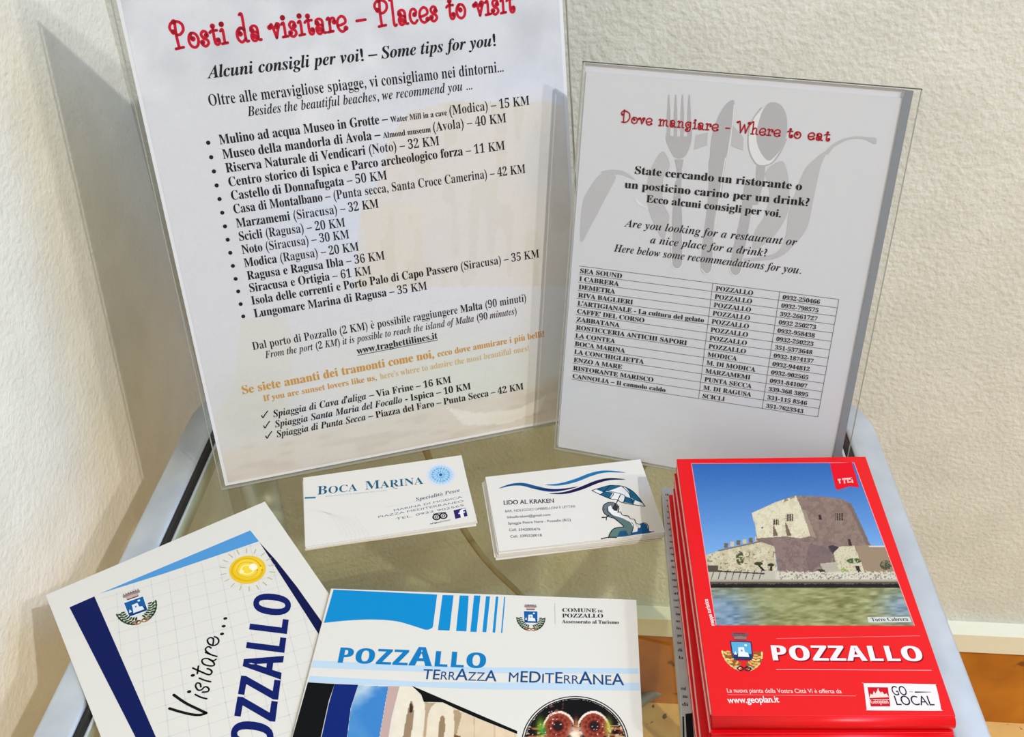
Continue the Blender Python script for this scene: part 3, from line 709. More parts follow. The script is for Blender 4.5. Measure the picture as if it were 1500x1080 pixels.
def clip_ok(q): X, Y = SB.px(np.array([q[0]]), np.array([q[1]])); X, Y = X[0], Y[0]; return (Y > 874 - (X - 138) * .345 + 2) and (X > 142 + (Y - 874) * .437) and (X < 380 + (Y - 794) * .70)
for fam in range(2):
    u, v = (gx, gy) if fam == 0 else (gy, gx)
    for i in range(-24, 25):
        run = []
        for j in range(-140, 141, 2):
            q = f0 + v * i * 8.2 + u * j
            if clip_ok(q): run.append(q)
            elif len(run) > 2: a.stroke_uv([run[0], run[-1]], .28, gl, 0, caps=False); run = []
            else: run = []
        if len(run) > 2: a.stroke_uv([run[0], run[-1]], .28, gl, 0, caps=False)
a.build('grid_print', t, 'faint grey squared grid')
a = Art(SB, .07)
sc = SB.m((362.7, 835)); 
def px_ell(cx_, cy2, rx, ry, n=28, rot=0): return [SB.m(p) for p in ell(cx_, cy2, rx, ry, n, rot)]
a.poly_uv(px_ell(362.7, 835, 27, 20.5, 28, -.15), (238, 196, 36))
a.poly_uv(px_ell(364, 833, 20, 14.5, 24, -.15), (246, 212, 60), .01)
for rr_, c in ((22, (228, 176, 20)), (15, (232, 188, 50)), (9, (250, 234, 160))):
    a.stroke([(362 + rr_ * math.cos(w) * (1 + .05 * math.sin(3 * w)), 835 + rr_ * .74 * math.sin(w)) for w in [i * .35 for i in range(18)]], .8, c, .02)
a.poly_uv(px_ell(371, 831, 6, 5), (252, 244, 214), .03); a.poly_uv(px_ell(354, 838, 3.5, 3), (250, 236, 170), .03)
for i in range(18):
    w = 2 * math.pi * i / 18 + .12; ca, sa = math.cos(w), math.sin(w)
    a.line((363 + 32 * ca, 835 + 24.5 * sa), (363 + 41 * ca, 835 + 31.5 * sa), .45, (196, 180, 116))
a.build('printed_sun', t, 'yellow hand-drawn sun')
a = Art(SB, .07)
a.text([('Q', 'POZZALLO')], (392.5, 1143), (428.5, 871.5), 10, (10, 28, 98), up=(331, 1134))
a.build('title_text', t, 'heavy navy title')
a = Art(SB, .07); v6 = lambda x, y: (240 + x / 6.355, 890 + y / 6.355)
for w, q in ((1.25, [(52, 942), (150, 972), (260, 998), (340, 1002), (395, 985)]), (1.25, [(92, 816), (200, 890), (310, 945), (395, 985)]),
          (.8, [(292, 812), (345, 838), (400, 852)]), (.8, [(345, 742), (338, 712), (308, 706), (296, 735), (318, 770), (352, 768), (375, 745), (400, 742), (420, 762), (408, 785), (360, 790)]),
          (.8, [(330, 660), (380, 680), (436, 694)]), (.85, [(270, 566), (340, 598), (420, 628), (448, 604), (430, 580), (405, 572)]), (.8, [(322, 548), (312, 618)]),
          (.8, [(412, 478), (378, 478), (355, 496), (372, 530), (430, 546), (468, 540), (462, 512), (420, 482)]), (.8, [(418, 482), (460, 498), (486, 484)]),
          (.8, [(388, 420), (440, 442), (494, 458)]), (.8, [(436, 440), (400, 415), (388, 388), (415, 366), (440, 380)]),
          (.8, [(456, 350), (462, 318), (458, 290), (428, 284), (406, 306), (420, 340), (460, 356), (498, 342), (512, 312), (496, 284), (470, 274)])):
    a.stroke([v6(*p) for p in q], w, (14, 14, 16), n=5)
for p in ((236, 786), (270, 634), (542, 248), (557, 176), (573, 104)): a.dot_uv(SB.m(v6(*p)), 1.0, (14, 14, 16), 0, .8)
a.build('script_text', t, 'black handwritten word')
crest('printed_crest', SB, (200, 891), (29.5, -10.5), (-8.0, -22), t)

# --- centre brochure
ZC = 3.4
t = thing('tourist_brochure', 'white and blue brochure with festival photos at bottom centre', 'brochure', (-38, 240, ZB))
SC = Sheet((0, 0, ZC), (1, 0, 0), (0, 1, 0), KT)
q = quad_mm(ZC, [(485, 862.5), (932, 879), (942, 1080), (428, 1080)])
le = (q[3] - q[0]) / np.linalg.norm(q[3] - q[0]); re = (q[2] - q[1]) / np.linalg.norm(q[2] - q[1])
TLq, TRq, BLq, BRq = q[0], q[1], q[0] + le * 120, q[1] + re * 118
prism('pages', [tuple(TLq + (.5, -.5)), tuple(BLq + (.5, .5)), tuple(BRq + (-.5, .5)), tuple(TRq + (-.5, -.5))], ZB + .05, ZC - .25, paper_e, t)
prism('cover', [tuple(TLq), tuple(BLq), tuple(BRq), tuple(TRq)], ZC - .25, ZC, paper_w, t)
f5 = lambda x, y: (420 + x / 4.696, 850 + y / 4.696)
f6 = lambda x, y: (680 + x / 4.696, 850 + y / 4.696)
BL = (8, 138, 200)
a = Art(SC, .04)
a.poly([f5(*p) for p in [(322, 66), (1035, 100), (1006, 320)]] + [f5(*p) for p in catmull([(1000, 330), (962, 343), (900, 325), (760, 285), (600, 272), (430, 278), (256, 295)], 5)], BL)
for q in ([f5(1072, 103), f5(1148, 105), f5(1120, 348), f5(1040, 345)], [f5(1190, 106), f5(1252, 108), f5(1236, 353), f5(1165, 351)],
          [f6(68, 106), f6(112, 108), f6(85, 358), f6(42, 356)], [f6(150, 112), f6(178, 112), f6(152, 359), f6(125, 358)],
          [f6(218, 114), f6(235, 114), f6(213, 362), f6(195, 361)], [f6(275, 116), f6(283, 116), f6(262, 365), f6(253, 364)]):
    a.poly(q, BL)
a.poly([f5(185, 553), f5(900, 588), f6(160, 602), f6(1196, 608), f6(1200, 645), f6(160, 640), f5(900, 630), f5(170, 602)], (190, 212, 228))
a.poly([f5(160, 660), f5(900, 700), f6(160, 706), f6(1205, 708), f6(1210, 760), f6(160, 752), f5(900, 735), f5(146, 704)], (190, 212, 228))
a.build('cover_bands', t, 'blue wave, stripes and pale blue bands')
a = Art(SC, .09); TB = (10, 122, 184); TN = (18, 74, 128)
a.text([('Q', 'POZZ', 1), ('Q', 'A', 1.22), ('Q', 'LLO', 1)], (491, 971.2), (713.4, 980), 10, TB, up=(495.5, 949.5))
a.build('title_text', t, 'bold blue title')
a = Art(SC, .09)
a.text([('E', 'TE', 1), ('S', 'RR', .82), ('E', 'A', 1.18), ('S', 'ZZ', .85), ('E', 'A', 1.1)], (618.5, 995.2), (727, 998.6), 5.2, TN)
a.text([('S', 'M', .95), ('E', 'ED', 1.12), ('E', 'I', .9), ('E', 'T', 1.0), ('E', 'E', 1.12), ('S', 'RR', .85), ('E', 'A', 1.25), ('E', 'N', 1.0), ('E', 'E', .95), ('E', 'A', 1.15)], (743.6, 999.2), (914.2, 1004.4), 5.2, TN)
a.build('subtitle_text', t)
a = Art(SC, .09); DK = (50, 50, 54)
a.text([('X', 'COMUNE'), ('B', ' DI', .6)], (823.4, 896.8), (883, 897.6), 2.3, DK)
a.text([('X', 'POZZALLO')], (823.4, 905.0), (884, 905.4), 2.3, DK)
a.text([('X', 'Assessorato al Turismo')], (823.4, 913.4), (906.8, 914.4), 2.0, DK)
a.line((812.6, 884), (813.4, 915), .25, (190, 190, 190))
a.build('office_text', t)
crest('printed_crest', SC, (777.6, 906), (21.5, .5), (-.5, -18.5), t)
g = lambda x, y: (560 + x / 3.947, 980 + y / 3.947)
a = Art(SC, .05)
a.poly([f5(145, 704), f5(330, 715), f5(290, 830), f5(235, 1080), (464, 1150), (408, 1150), f5(40, 1080)], (8, 10, 14))
a.poly([f5(330, 715), f5(492, 721), f5(440, 880), f5(415, 1080), (496, 1150), (456, 1150), f5(240, 1080), f5(290, 850)], (8, 36, 112))
a.poly([f5(700, 730), f5(775, 732), f5(720, 950), f5(700, 1080), (560, 1150), (548, 1150), f5(640, 1080), f5(680, 850)], (196, 166, 156))
a.poly([g(170, 98), g(780, 360), g(780, 378), g(560, 290), g(440, 238), g(350, 195), g(240, 192), g(225, 150)], (12, 10, 10), .01)
a.build('photo_frame', t, 'dark edges of the printed photographs')
def skyfn(X, Y):
    C = np.tile(np.array([60., 130, 196]), (len(X), 1)); n = fbm(X, Y, 40, 11)
    w = np.clip(1.2 - (Y - 1003) / 28 - (X - 530) / 60 + (n - .5) * 2, 0, 1)
    C = paint(C, w, (222, 226, 224), .85)
    return paint(C, np.clip((n - .45) * 3, 0, 1), (104, 160, 206), .5)
skp = [f5(490, 722), f5(702, 731), f5(680, 850), f5(640, 1080), (548, 1150), (494, 1150), f5(415, 1080), f5(440, 880)]
canvas('printed_sky', SC, [(490, 1150), (575, 1150), (575, 1000), (500, 1000)], .3, skyfn, t, h=.06, mask=lambda X, Y: inpoly(X, Y, skp))
def letfn(X, Y):
    x = (X - 560) * 3.947; y = (Y - 980) * 3.947
    C = np.tile(np.array([222., 200, 168]), (len(X), 1))
    C = paint(C, inpoly(x, y, [(225, 190), (350, 190), (300, 240), (262, 280), (250, 400), (240, 400)]), (186, 160, 128))
    C = paint(C, (np.abs((x % 118) - 60) < 4) & (x > 440), (196, 172, 140))
    C = paint(C, np.clip((x - 440) / 400, 0, 1) * (x > 440), (232, 204, 168), .6)
    C = paint(C, inpoly(x, y, [(412, 240), (440, 238), (460, 262), (430, 380), (412, 420)]), (176, 150, 116))
    C = paint(C, inpoly(x, y, catmull([(95, 98), (170, 102), (222, 145), (246, 215), (242, 320), (225, 460), (225, 640), (-10, 640), (40, 380)], 5, True)), (232, 222, 200))
    C = paint(C, inpoly(x, y, catmull([(160, 196), (178, 205), (182, 260), (172, 350), (140, 480), (110, 480), (130, 330)], 5, True)), (158, 132, 102))
    C = paint(C, inpoly(x, y, catmull([(162, 200), (176, 215), (172, 250), (158, 250)], 4, True)), (60, 44, 30))
    C = paint(C, inpoly(x, y, catmull([(300, 205), (350, 190), (398, 208), (414, 270), (414, 380), (400, 640), (235, 640), (255, 380), (268, 260)], 5, True)), (232, 218, 192))
    C = paint(C, inpoly(x, y, catmull([(345, 272), (362, 290), (360, 370), (345, 470), (318, 470), (326, 350), (334, 290)], 5, True)), (150, 124, 94))
    C = paint(C, inpoly(x, y, [(415, 380), (450, 390), (460, 420), (415, 420)]), (120, 80, 44))
    C += (fbm(X, Y, 12, 2)[:, None] - .5) * 14
    return C
lp = [g(95, 98), g(170, 101), g(225, 150), g(240, 192), g(350, 195), g(440, 238), g(560, 290), g(780, 378), (762, 1150), (556, 1150), g(40, 400)]
canvas('printed_letters', SC, [(556, 1150), (765, 1150), (760, 1000), (575, 1000)], .35, letfn, t, h=.05, mask=lambda X, Y: inpoly(X, Y, lp), label='cream carved letters in the printed photo')
def cirfn(X, Y):
    x = (X - 680) * 4.696; y = (Y - 850) * 4.696
    C = np.tile(np.array([12., 10, 14]), (len(X), 1)); n = fbm(x, y, 60, 5)
    C = paint(C, np.clip((n - .45) * 4, 0, 1) * np.clip((y - 960) / 60, 0, 1), (120, 50, 30), .8)
    st = (vnoise(x * .2, y, 14, 3) > .55) & (y > 1010); C = paint(C, st, (196, 110, 70), .8)
    st = (vnoise(x * .3, y + 50, 9, 8) > .7) & (y > 1000); C = paint(C, st, (236, 200, 150), .8)
    for s in (-1, 1):
        cx_ = 770 + s * 125; r = np.hypot(x - cx_, (y - 1005) * 1.0)
        C = paint(C, r < 92, (112, 34, 26)); C = paint(C, (np.sin(r * .28) > .2) & (r < 92), (146, 56, 40))
        C = paint(C, r < 34, (40, 22, 26)); C = paint(C, (np.sin(np.arctan2(y - 1005, x - cx_) * 12) > .6) & (r < 92) & (r > 40), (190, 110, 80), .35)
        rg = np.abs(r - 88) < 9; C = paint(C, rg, (150, 64, 44))
        arc = np.abs(np.hypot((x - 770 - s * 118) / 1.05, (y - 1050) / 1.3) - 108) < 6
        C = paint(C, arc & (y < 1050) & ((x - 770) * s > 15), (244, 224, 204))
    C = paint(C, blob(x, y, 525, 1010, 30, 60), (130, 170, 40), .9); C = paint(C, blob(x, y, 545, 1040, 18, 24), (30, 130, 50), .9)
    C = paint(C, blob(x, y, 992, 1010, 26, 60), (176, 176, 60), .85)
    C = paint(C, blob(x, y, 765, 1060, 42, 50), (250, 238, 214), 1.0)
    C = paint(C, blob(x, y, 770, 990, 16, 44), (200, 120, 70), .8)
    sm = (fbm(x, y, 30, 21) > .6) & (y < 960) & (y > 840) & (x < 680) & (x > 560); C = paint(C, sm, (150, 84, 60), .7)
    sp = (vnoise(x, y, 7, 31) > .9) & (y > 900) & (np.abs(x - 770) > 100); C = paint(C, sp, (250, 240, 230), .9)
    return C
cc = (842.5, 1091); RX, RY = 79.0, 71.0
a = Art(SC, .05)
a.poly(ell(cc[0], cc[1], RX, RY, 60), (20, 18, 20), 0, [ell(cc[0], cc[1], RX - 1.6, RY - 1.4, 60)])
a.poly(ell(cc[0], cc[1], RX - 3.4, RY - 3, 60), (20, 18, 20), 0, [ell(cc[0], cc[1], RX - 5, RY - 4.6, 60)])
a.build('photo_rings', t, 'double black ring around the round photo')
canvas('printed_picture', SC, [(760, 1160), (928, 1160), (925, 1016), (762, 1016)], .35, cirfn, t, h=.06, label='round night photo of fireworks and painted wheels',
       mask=lambda X, Y: ((X - cc[0]) / (RX - 4.6)) ** 2 + ((Y - cc[1]) / (RY - 4.2)) ** 2 < 1)

# ------------------------------------------------------------------ business cards, every card a thing
def card_stack(n, corners, ztop, thick, label_fn, group, seed, spread):
    """corners: photo measures TL, TR, BR, BL of the top card; returns top card's root and sheet"""
    rr = random.Random(seed); Q = [np.array(p) for p in quad_mm(ztop, corners)]
    top = None
    for i in range(n):
        z1 = ztop - i * thick; z0 = z1 - thick * .92
        off = np.array([0., 0.]) if i == 0 else np.array(spread(i, rr)); ang = 0 if i == 0 else rr.uniform(-.012, .012)
        c = sum(Q) / 4; ca, sa = math.cos(ang), math.sin(ang)
        P = [c + off + np.array([(p - c)[0] * ca - (p - c)[1] * sa, (p - c)[0] * sa + (p - c)[1] * ca]) for p in Q]
        r = thing('business_card', label_fn(i), 'card', (c[0] + off[0], c[1] + off[1], z0), group if i else None)
        o = prism('card_sheet', [tuple(P[0]), tuple(P[3]), tuple(P[2]), tuple(P[1])], z0, z1, card_m, r)
        if i == 0: top = r
    return top, Sheet((0, 0, ztop), (1, 0, 0), (0, 1, 0), KT)
ORD = ['', 'second', 'third', 'fourth', 'fifth', 'sixth', 'seventh', 'eighth', 'ninth']
card_m = mat((227, 222, 212), .4, k=KT, spec=.35, name='card_stock')
tb, SK1 = card_stack(5, [(444, 700), (676, 667), (698, 764), (447, 801)], 2.4, .46,
    lambda i: 'top white card with teal lettering and blue rosette' if i == 0 else ORD[i] + ' card down in the stack below the white card with the rosette', 'white cards under the rosette card', 5,
    lambda i, r: (r.uniform(-.3, .4), -.35 - .12 * i + r.uniform(-.1, .1)))
b1 = lambda x, y: (430 + x / 5.357, 660 + y / 5.357)
TE = (26, 96, 124)
a = Art(SK1, .04)
a.text([('R', 'B', 1.2), ('R', 'OCA  ', 1), ('R', 'M', 1.2), ('R', 'ARINA', 1)], b1(182, 349), b1(1018, 262), 5.6, TE)
a.stroke([b1(770, 284), b1(792, 296), b1(814, 297)], .35, TE)
a.line(b1(88, 373), b1(174, 370), 1.3, (30, 124, 138))
a.text([('S', 'RISTORANTE E PIZZERIA SUL MARE')], b1(250, 366), b1(735, 318), .8, (150, 176, 190))
a.build('logo_text', tb, 'teal logo lettering')
a = Art(SK1, .04)
mc = (1155, 192)
for r0, n, c in ((100, 24, (214, 222, 234)), (84, 22, (178, 208, 232)), (66, 20, (126, 182, 220)), (48, 16, (160, 210, 234)), (30, 12, (90, 150, 200))):
    for i in range(n):
        w = 2 * math.pi * i / n + r0 * .03
        a.poly([b1(mc[0] + r0 * math.cos(w) + p[0] * r0 * .14, mc[1] + .78 * r0 * math.sin(w) + p[1] * r0 * .12) for p in ell(0, 0, 1, 1, 7)], c, .001 * (100 - r0) / 10)
a.poly([b1(*p) for p in ell(mc[0], mc[1], 62, 50, 24)], (176, 216, 238), -.01)
a.poly([b1(*p) for p in ell(mc[0], mc[1], 14, 11, 12)], (24, 90, 150), .02)
for i in range(16):
    w = 2 * math.pi * i / 16; a.line(b1(mc[0] + 18 * math.cos(w), mc[1] + 14 * math.sin(w)), b1(mc[0] + 74 * math.cos(w), mc[1] + 58 * math.sin(w)), .22, (66, 140, 198), .015)
a.build('printed_rosette', tb, 'pale blue rosette emblem')
a = Art(SK1, .04); LT = (96, 108, 124)
a.text([('J', 'Specialità Pesce')], b1(962, 398), b1(1310, 322), 2.6, LT)
a.text([('S', 'MARINA DI MODICA')], b1(785, 480), b1(1325, 372), 1.5, LT)
a.text([('S', 'PIAZZA MEDITERRANEO')], b1(662, 532), b1(1338, 404), 1.5, LT)
a.text([('S', 'TEL. 0932 902565')], b1(805, 547), b1(1342, 436), 1.5, LT)
a.line(b1(720, 448), b1(1385, 318), .14, (196, 200, 204))
for k in range(7):
    a.stroke([b1(120 + 60 * k, 470 + 8 * k), b1(240 + 50 * k, 480 + 20 * k), b1(330 + 42 * k, 560 + 14 * k), b1(390 + 34 * k, 680)], .18, (216, 215, 209))
a.build('contact_text', tb, 'small grey contact lines')
a = Art(SK1, .05); BK = (34, 34, 38)
for s in (-1, 1):
    e = [b1(1149 + s * 27 + 27 * math.cos(w), 519 - s * 5 + 21 * math.sin(w)) for w in [i * math.pi / 8 for i in range(17)]]
    a.stroke_uv([SK1.m(p) for p in e], .85, BK, 0, caps=False)
    e = [b1(1149 + s * 27 + 11 * math.cos(w), 519 - s * 5 + 9 * math.sin(w)) for w in [i * math.pi / 5 for i in range(11)]]
    a.stroke_uv([SK1.m(p) for p in e], .5, BK, 0, caps=False)
a.stroke([b1(1100, 500), b1(1149, 492), b1(1195, 488)], .6, BK)
a.text([('U', 'trip'), ('S', 'advisor')], b1(1074, 582), b1(1236, 549), 1.2, BK)
a.build('printed_owl_badge', tb, 'black owl-eyes review badge')
a = Art(SK1, .05)
a.poly([b1(1255, 471), b1(1350, 450), b1(1366, 515), b1(1270, 538)], (46, 34, 96))
a.text([('U', 'f')], b1(1306, 534), b1(1352, 523), 5, (236, 234, 236), up=b1(1291, 470), lift=.01)
a.build('printed_f_badge', tb, 'dark blue square with white letter')

tk, SK2 = card_stack(9, [(711, 699), (938, 673), (975, 780), (731, 808)], 4.6, .5,
    lambda i: 'top white card with sea creature, umbrella and blue waves' if i == 0 else ORD[i] + ' card down in the stack below the white card with the sea creature', 'white cards under the sea creature card', 9,
    lambda i, r: (-.25 * i + r.uniform(-.7, .5), -.2 * i + r.uniform(-.5, .4)))
k2 = lambda x, y: (700 + x / 5.172, 660 + y / 5.172)
a = Art(SK2, .04)
a.stroke([k2(*p) for p in [(160, 288), (250, 262), (340, 258), (430, 280), (540, 302), (640, 298), (760, 275)]], 2.6, (24, 84, 132), 0, True)
a.stroke([k2(*p) for p in [(420, 285), (540, 300), (640, 298), (760, 275)]], 1.4, (24, 24, 84), .01, True)
a.stroke([k2(*p) for p in [(510, 262), (620, 258), (740, 228), (860, 182), (970, 160), (1118, 168)]], 2.5, (28, 112, 164), 0, True)
a.stroke([k2(*p) for p in [(540, 328), (660, 322), (780, 288), (900, 240), (1000, 218), (1118, 220)]], 2.4, (24, 20, 72), 0, True)
a.build('printed_waves', tk, 'three blue wave strokes')
a = Art(SK2, .04); D2 = (44, 46, 62); D3 = (62, 64, 78)
a.text([('U', 'LIDO AL KRAKEN')], k2(193, 412), k2(580, 396), 3.1, D2)
a.text([('S', 'BAR, NOLEGGIO OMBRELLONI E LETTINI')], k2(205, 471), k2(740, 432), 1.75, D3)
a.text([('E', 'lidoalkraken@gmail.com')], k2(220, 516), k2(552, 495), 1.75, D3)
a.text([('E', 'Spiaggia Pietre Nere - Pozzallo (RG)')], k2(228, 563), k2(706, 535), 1.75, D3)
a.text([('E', 'Cell. 3342005476')], k2(235, 612), k2(474, 606), 1.75, D3)
a.text([('E', 'Cell. 3395520018')], k2(244, 662), k2(486, 652), 1.75, D3)
a.build('contact_text', tk)
kz = lambda x, y: (860 + x / 9.817, 700 + y / 9.817)
a = Art(SK2, .04); BLK = (20, 26, 34); UB = (22, 92, 124); W_ = (234, 233, 230); GN = (94, 122, 118)
S_ = lambda pts, w=.42, l=.02, n=4: a.stroke([kz(*p) for p in pts], w, BLK, l, False, n)
F_ = lambda pts, c, l=0: a.poly([kz(*p) for p in pts], c, l)
F_([(70, 185), (180, 150), (330, 110), (500, 120), (640, 180), (740, 280), (830, 412), (660, 385), (500, 355), (330, 300), (180, 235)], W_)
F_([(130, 168), (330, 112), (500, 122), (330, 185), (230, 210)], UB, .005)
F_([(190, 240), (240, 205), (370, 220), (320, 300)], UB, .006)
F_([(540, 125), (640, 180), (730, 270), (800, 370), (690, 325), (625, 285), (600, 200)], UB, .005)
F_([(540, 265), (640, 300), (690, 325), (665, 382), (530, 355)], UB, .006)
S_([(70, 185), (180, 150), (330, 112), (500, 122), (640, 185), (740, 285), (830, 412)], .5)
S_([(70, 185), (180, 240), (330, 303), (430, 318), (500, 357), (660, 388), (830, 412)], .5)
S_([(300, 195), (400, 212), (500, 240), (545, 270), (525, 355)]); S_([(500, 122), (590, 210), (628, 290), (665, 385)]); S_([(480, 245), (440, 330), (400, 400)], .5)
S_([(240, 205), (380, 225), (330, 300)]); S_([(330, 112), (240, 205), (190, 240)])
neck = [(440, 470), (440, 410), (400, 370), (320, 355), (250, 385), (225, 440), (240, 500), (300, 550), (370, 580), (450, 640), (520, 700), (525, 712), (440, 712), (360, 750), (320, 820), (305, 865), (520, 850), (700, 820), (760, 790), (740, 740), (710, 680), (650, 620), (590, 560), (500, 540), (440, 500), (360, 450), (345, 420), (380, 470), (420, 480)]
F_(neck, (108, 116, 122)); F_([(400, 560), (500, 580), (620, 640), (665, 700), (640, 790), (560, 835), (330, 862), (330, 800), (380, 740), (470, 715), (530, 712), (450, 630)], GN, .005)
F_([(470, 770), (560, 760), (600, 835), (430, 852)], (26, 84, 122), .008)
F_([(300, 420), (345, 400), (360, 450), (440, 500), (520, 545), (600, 575), (680, 650), (730, 720), (720, 790), (650, 800), (670, 720), (620, 640), (500, 580), (370, 540), (310, 480)], W_, .01)
F_([(360, 440), (400, 375), (450, 420), (430, 480), (390, 475)], (46, 52, 60), .012)
F_([(640, 800), (720, 780), (745, 690), (800, 645), (860, 680), (885, 770), (960, 775), (900, 795), (700, 820), (590, 838)], (22, 84, 134), .012)
F_([(745, 690), (770, 680), (765, 720), (740, 725)], W_, .015)
S_([(445, 490), (455, 420), (400, 368), (320, 355), (250, 385), (225, 445), (250, 515), (330, 570), (400, 590), (470, 650), (525, 705), (440, 715), (370, 745), (325, 810), (308, 865)], .5)
S_([(440, 500), (480, 495), (510, 540), (590, 550), (620, 590), (680, 600), (700, 650), (750, 670), (830, 650), (880, 700), (888, 770), (960, 776)], .45)
S_([(205, 882), (300, 860), (420, 860)], .7); S_([(310, 545), (270, 570), (215, 575)], .7); S_([(280, 565), (275, 610)], .5); S_([(235, 572), (228, 560)], .4)
S_([(640, 640), (668, 700), (640, 790)], .3); S_([(620, 800), (720, 780)], .3); S_([(300, 420), (290, 480), (370, 560), (400, 580)], .35)
a.build('printed_sea_creature', tk, 'blue and green sea creature under a striped umbrella')

# ------------------------------------------------------------------ newspaper-like leaflet and stack of red maps
t = thing('printed_leaflet', 'grey leaflet with rows of black print under the red maps', 'leaflet', (104, 322, 0))
q = quad_mm(8.0, [(969.5, 714), (1001, 1080)]); P0 = q[0]; dd = (q[1] - q[0]) / np.linalg.norm(q[1] - q[0])
news = noise_mat('newsprint', (180, 180, 178), (198, 198, 196), 60, .8, 80, .1, .0003, k=KT)
pn = [P0, P0 + dd * 175, P0 + dd * 175 + np.array([92, 0]), P0 + np.array([92, -8])]
prism('pages', [tuple(p) for p in pn], .05, 8.0, news, t, .25)
SN = Sheet((0, 0, 8.0), (1, 0, 0), (0, 1, 0), KT); a = Art(SN, .05); rr = random.Random(8)
words = ['di', 'la', 'per', 'con', 'del', 'una', 'che', 'il', 'da', 'al', 'le', 'in', 'nei', 'sul', 'ore', 'via', 'no', 'se', 'ed', 'gli']
y = 722
while y < 1078:
    xl = 971.5 + (y - 716) * .0824
    if not (965 < y < 1005) and not (y > 1040):
        f = (y - 716) / 360
        a.text([('X', words[rr.randrange(len(words))])], (xl + 1.5 + rr.random() * 2.0, y + 4), (xl + 6.5 + f * 3 + rr.random() * 2, y + 4.6), 1.4 + f * .5, (40, 40, 42))
    y += 8.2 + (y - 716) * .012
a.poly([(1004, 1046), (1014, 1045), (1017, 1090), (1006, 1090)], (18, 18, 20)); a.poly([(999.5, 1050), (1001.8, 1050), (1003, 1090), (1000.5, 1090)], (18, 18, 20))
a.build('printed_text', t, 'small rows of black print')

RED = (228, 18, 32)
red = mat((212, 5, 16), .34, k=1.0, spec=.3, name='glossy_red'); redd = mat((150, 10, 20), .5, k=1.0, spec=.3, name='red_fold')
pinkw = mat((232, 196, 186), .8, k=KT, name='worn_edge')
ZM = 33.0
SM = Sheet((0, 0, ZM), (1, 0, 0), (0, 1, 0), KT)
topq = quad_mm(ZM, [(991, 672.5), (1268, 669), (1400, 1049), (1043, 1049)])
def folded_map(label, quad, z0, z1, first):
    c = sum(quad) / 4
    t = thing('folded_map', label, 'map', (c[0], c[1], z0), None)
    TLm, TRm, BRm, BLm = quad
    ins = lambda p, s: p + (c - p) / np.linalg.norm(c - p) * s
    prism('cover', [tuple(TLm), tuple(BLm), tuple(BRm), tuple(TRm)], z1 - .9, z1, red, t, .25)
    prism('folded_pages', [tuple(ins(p, .8)) for p in (TLm, BLm, BRm, TRm)], z0 + .95, z1 - .95, redd, t, .5)
    prism('back_cover', [tuple(TLm), tuple(BLm), tuple(BRm), tuple(TRm)], z0 + .05, z0 + .9, red, t, .2)
    for s in (0,):
        d = (BLm - TLm) / np.linalg.norm(BLm - TLm); nrm = np.array([d[1], -d[0]])
        if nrm[0] > 0: nrm = -nrm
        a1, b1_ = TLm + d * 2, BLm - d * 2
        prism('worn_fold', [tuple(a1 + nrm * .25), tuple(b1_ + nrm * .25), tuple(b1_ - nrm * .5), tuple(a1 - nrm * .5)], z1 - 2.2, z1 - .5, pinkw, t, 0, 'pale worn fold along the left edge')
    # rounded bulge of the near fold
    dx = (BRm - BLm); L_ = np.linalg.norm(dx); dx = dx / L_
    zc = (z0 + z1) / 2; rr_ = (z1 - z0) / 2 - .05
    tube('near_fold', [(*(BLm + dx * .4), zc), (*(BRm - dx * .4), zc)], rr_, red, t, 16, 'rounded glossy fold at the near end')
    return t
sh = lambda dx, dy, ang: [topq_c + np.array([dx, dy]) + np.array([(p - topq_c)[0] * math.cos(ang) - (p - topq_c)[1] * math.sin(ang), (p - topq_c)[0] * math.sin(ang) + (p - topq_c)[1] * math.cos(ang)]) for p in topq]
topq = [np.array(p) for p in topq]; topq_c = sum(topq) / 4
folded_map('lowest red folded map of the stack, lying on the grey leaflet', sh(-3.4, -6.6, -.004), 8.1, 14.2, False)
folded_map('third red folded map from the top of the stack', sh(-2.3, -9.0, -.012), 14.3, 20.4, False)
folded_map('second red folded map, directly under the topmost map with the tower photo', sh(-.5, -3.4, .006), 20.5, 26.6, False)
m1 = folded_map('topmost red folded map with tower photo and white town name', topq, 26.8, ZM, True)
tw = lambda X, Y: ((X - 1040) * 5, (Y - 720) * 5)
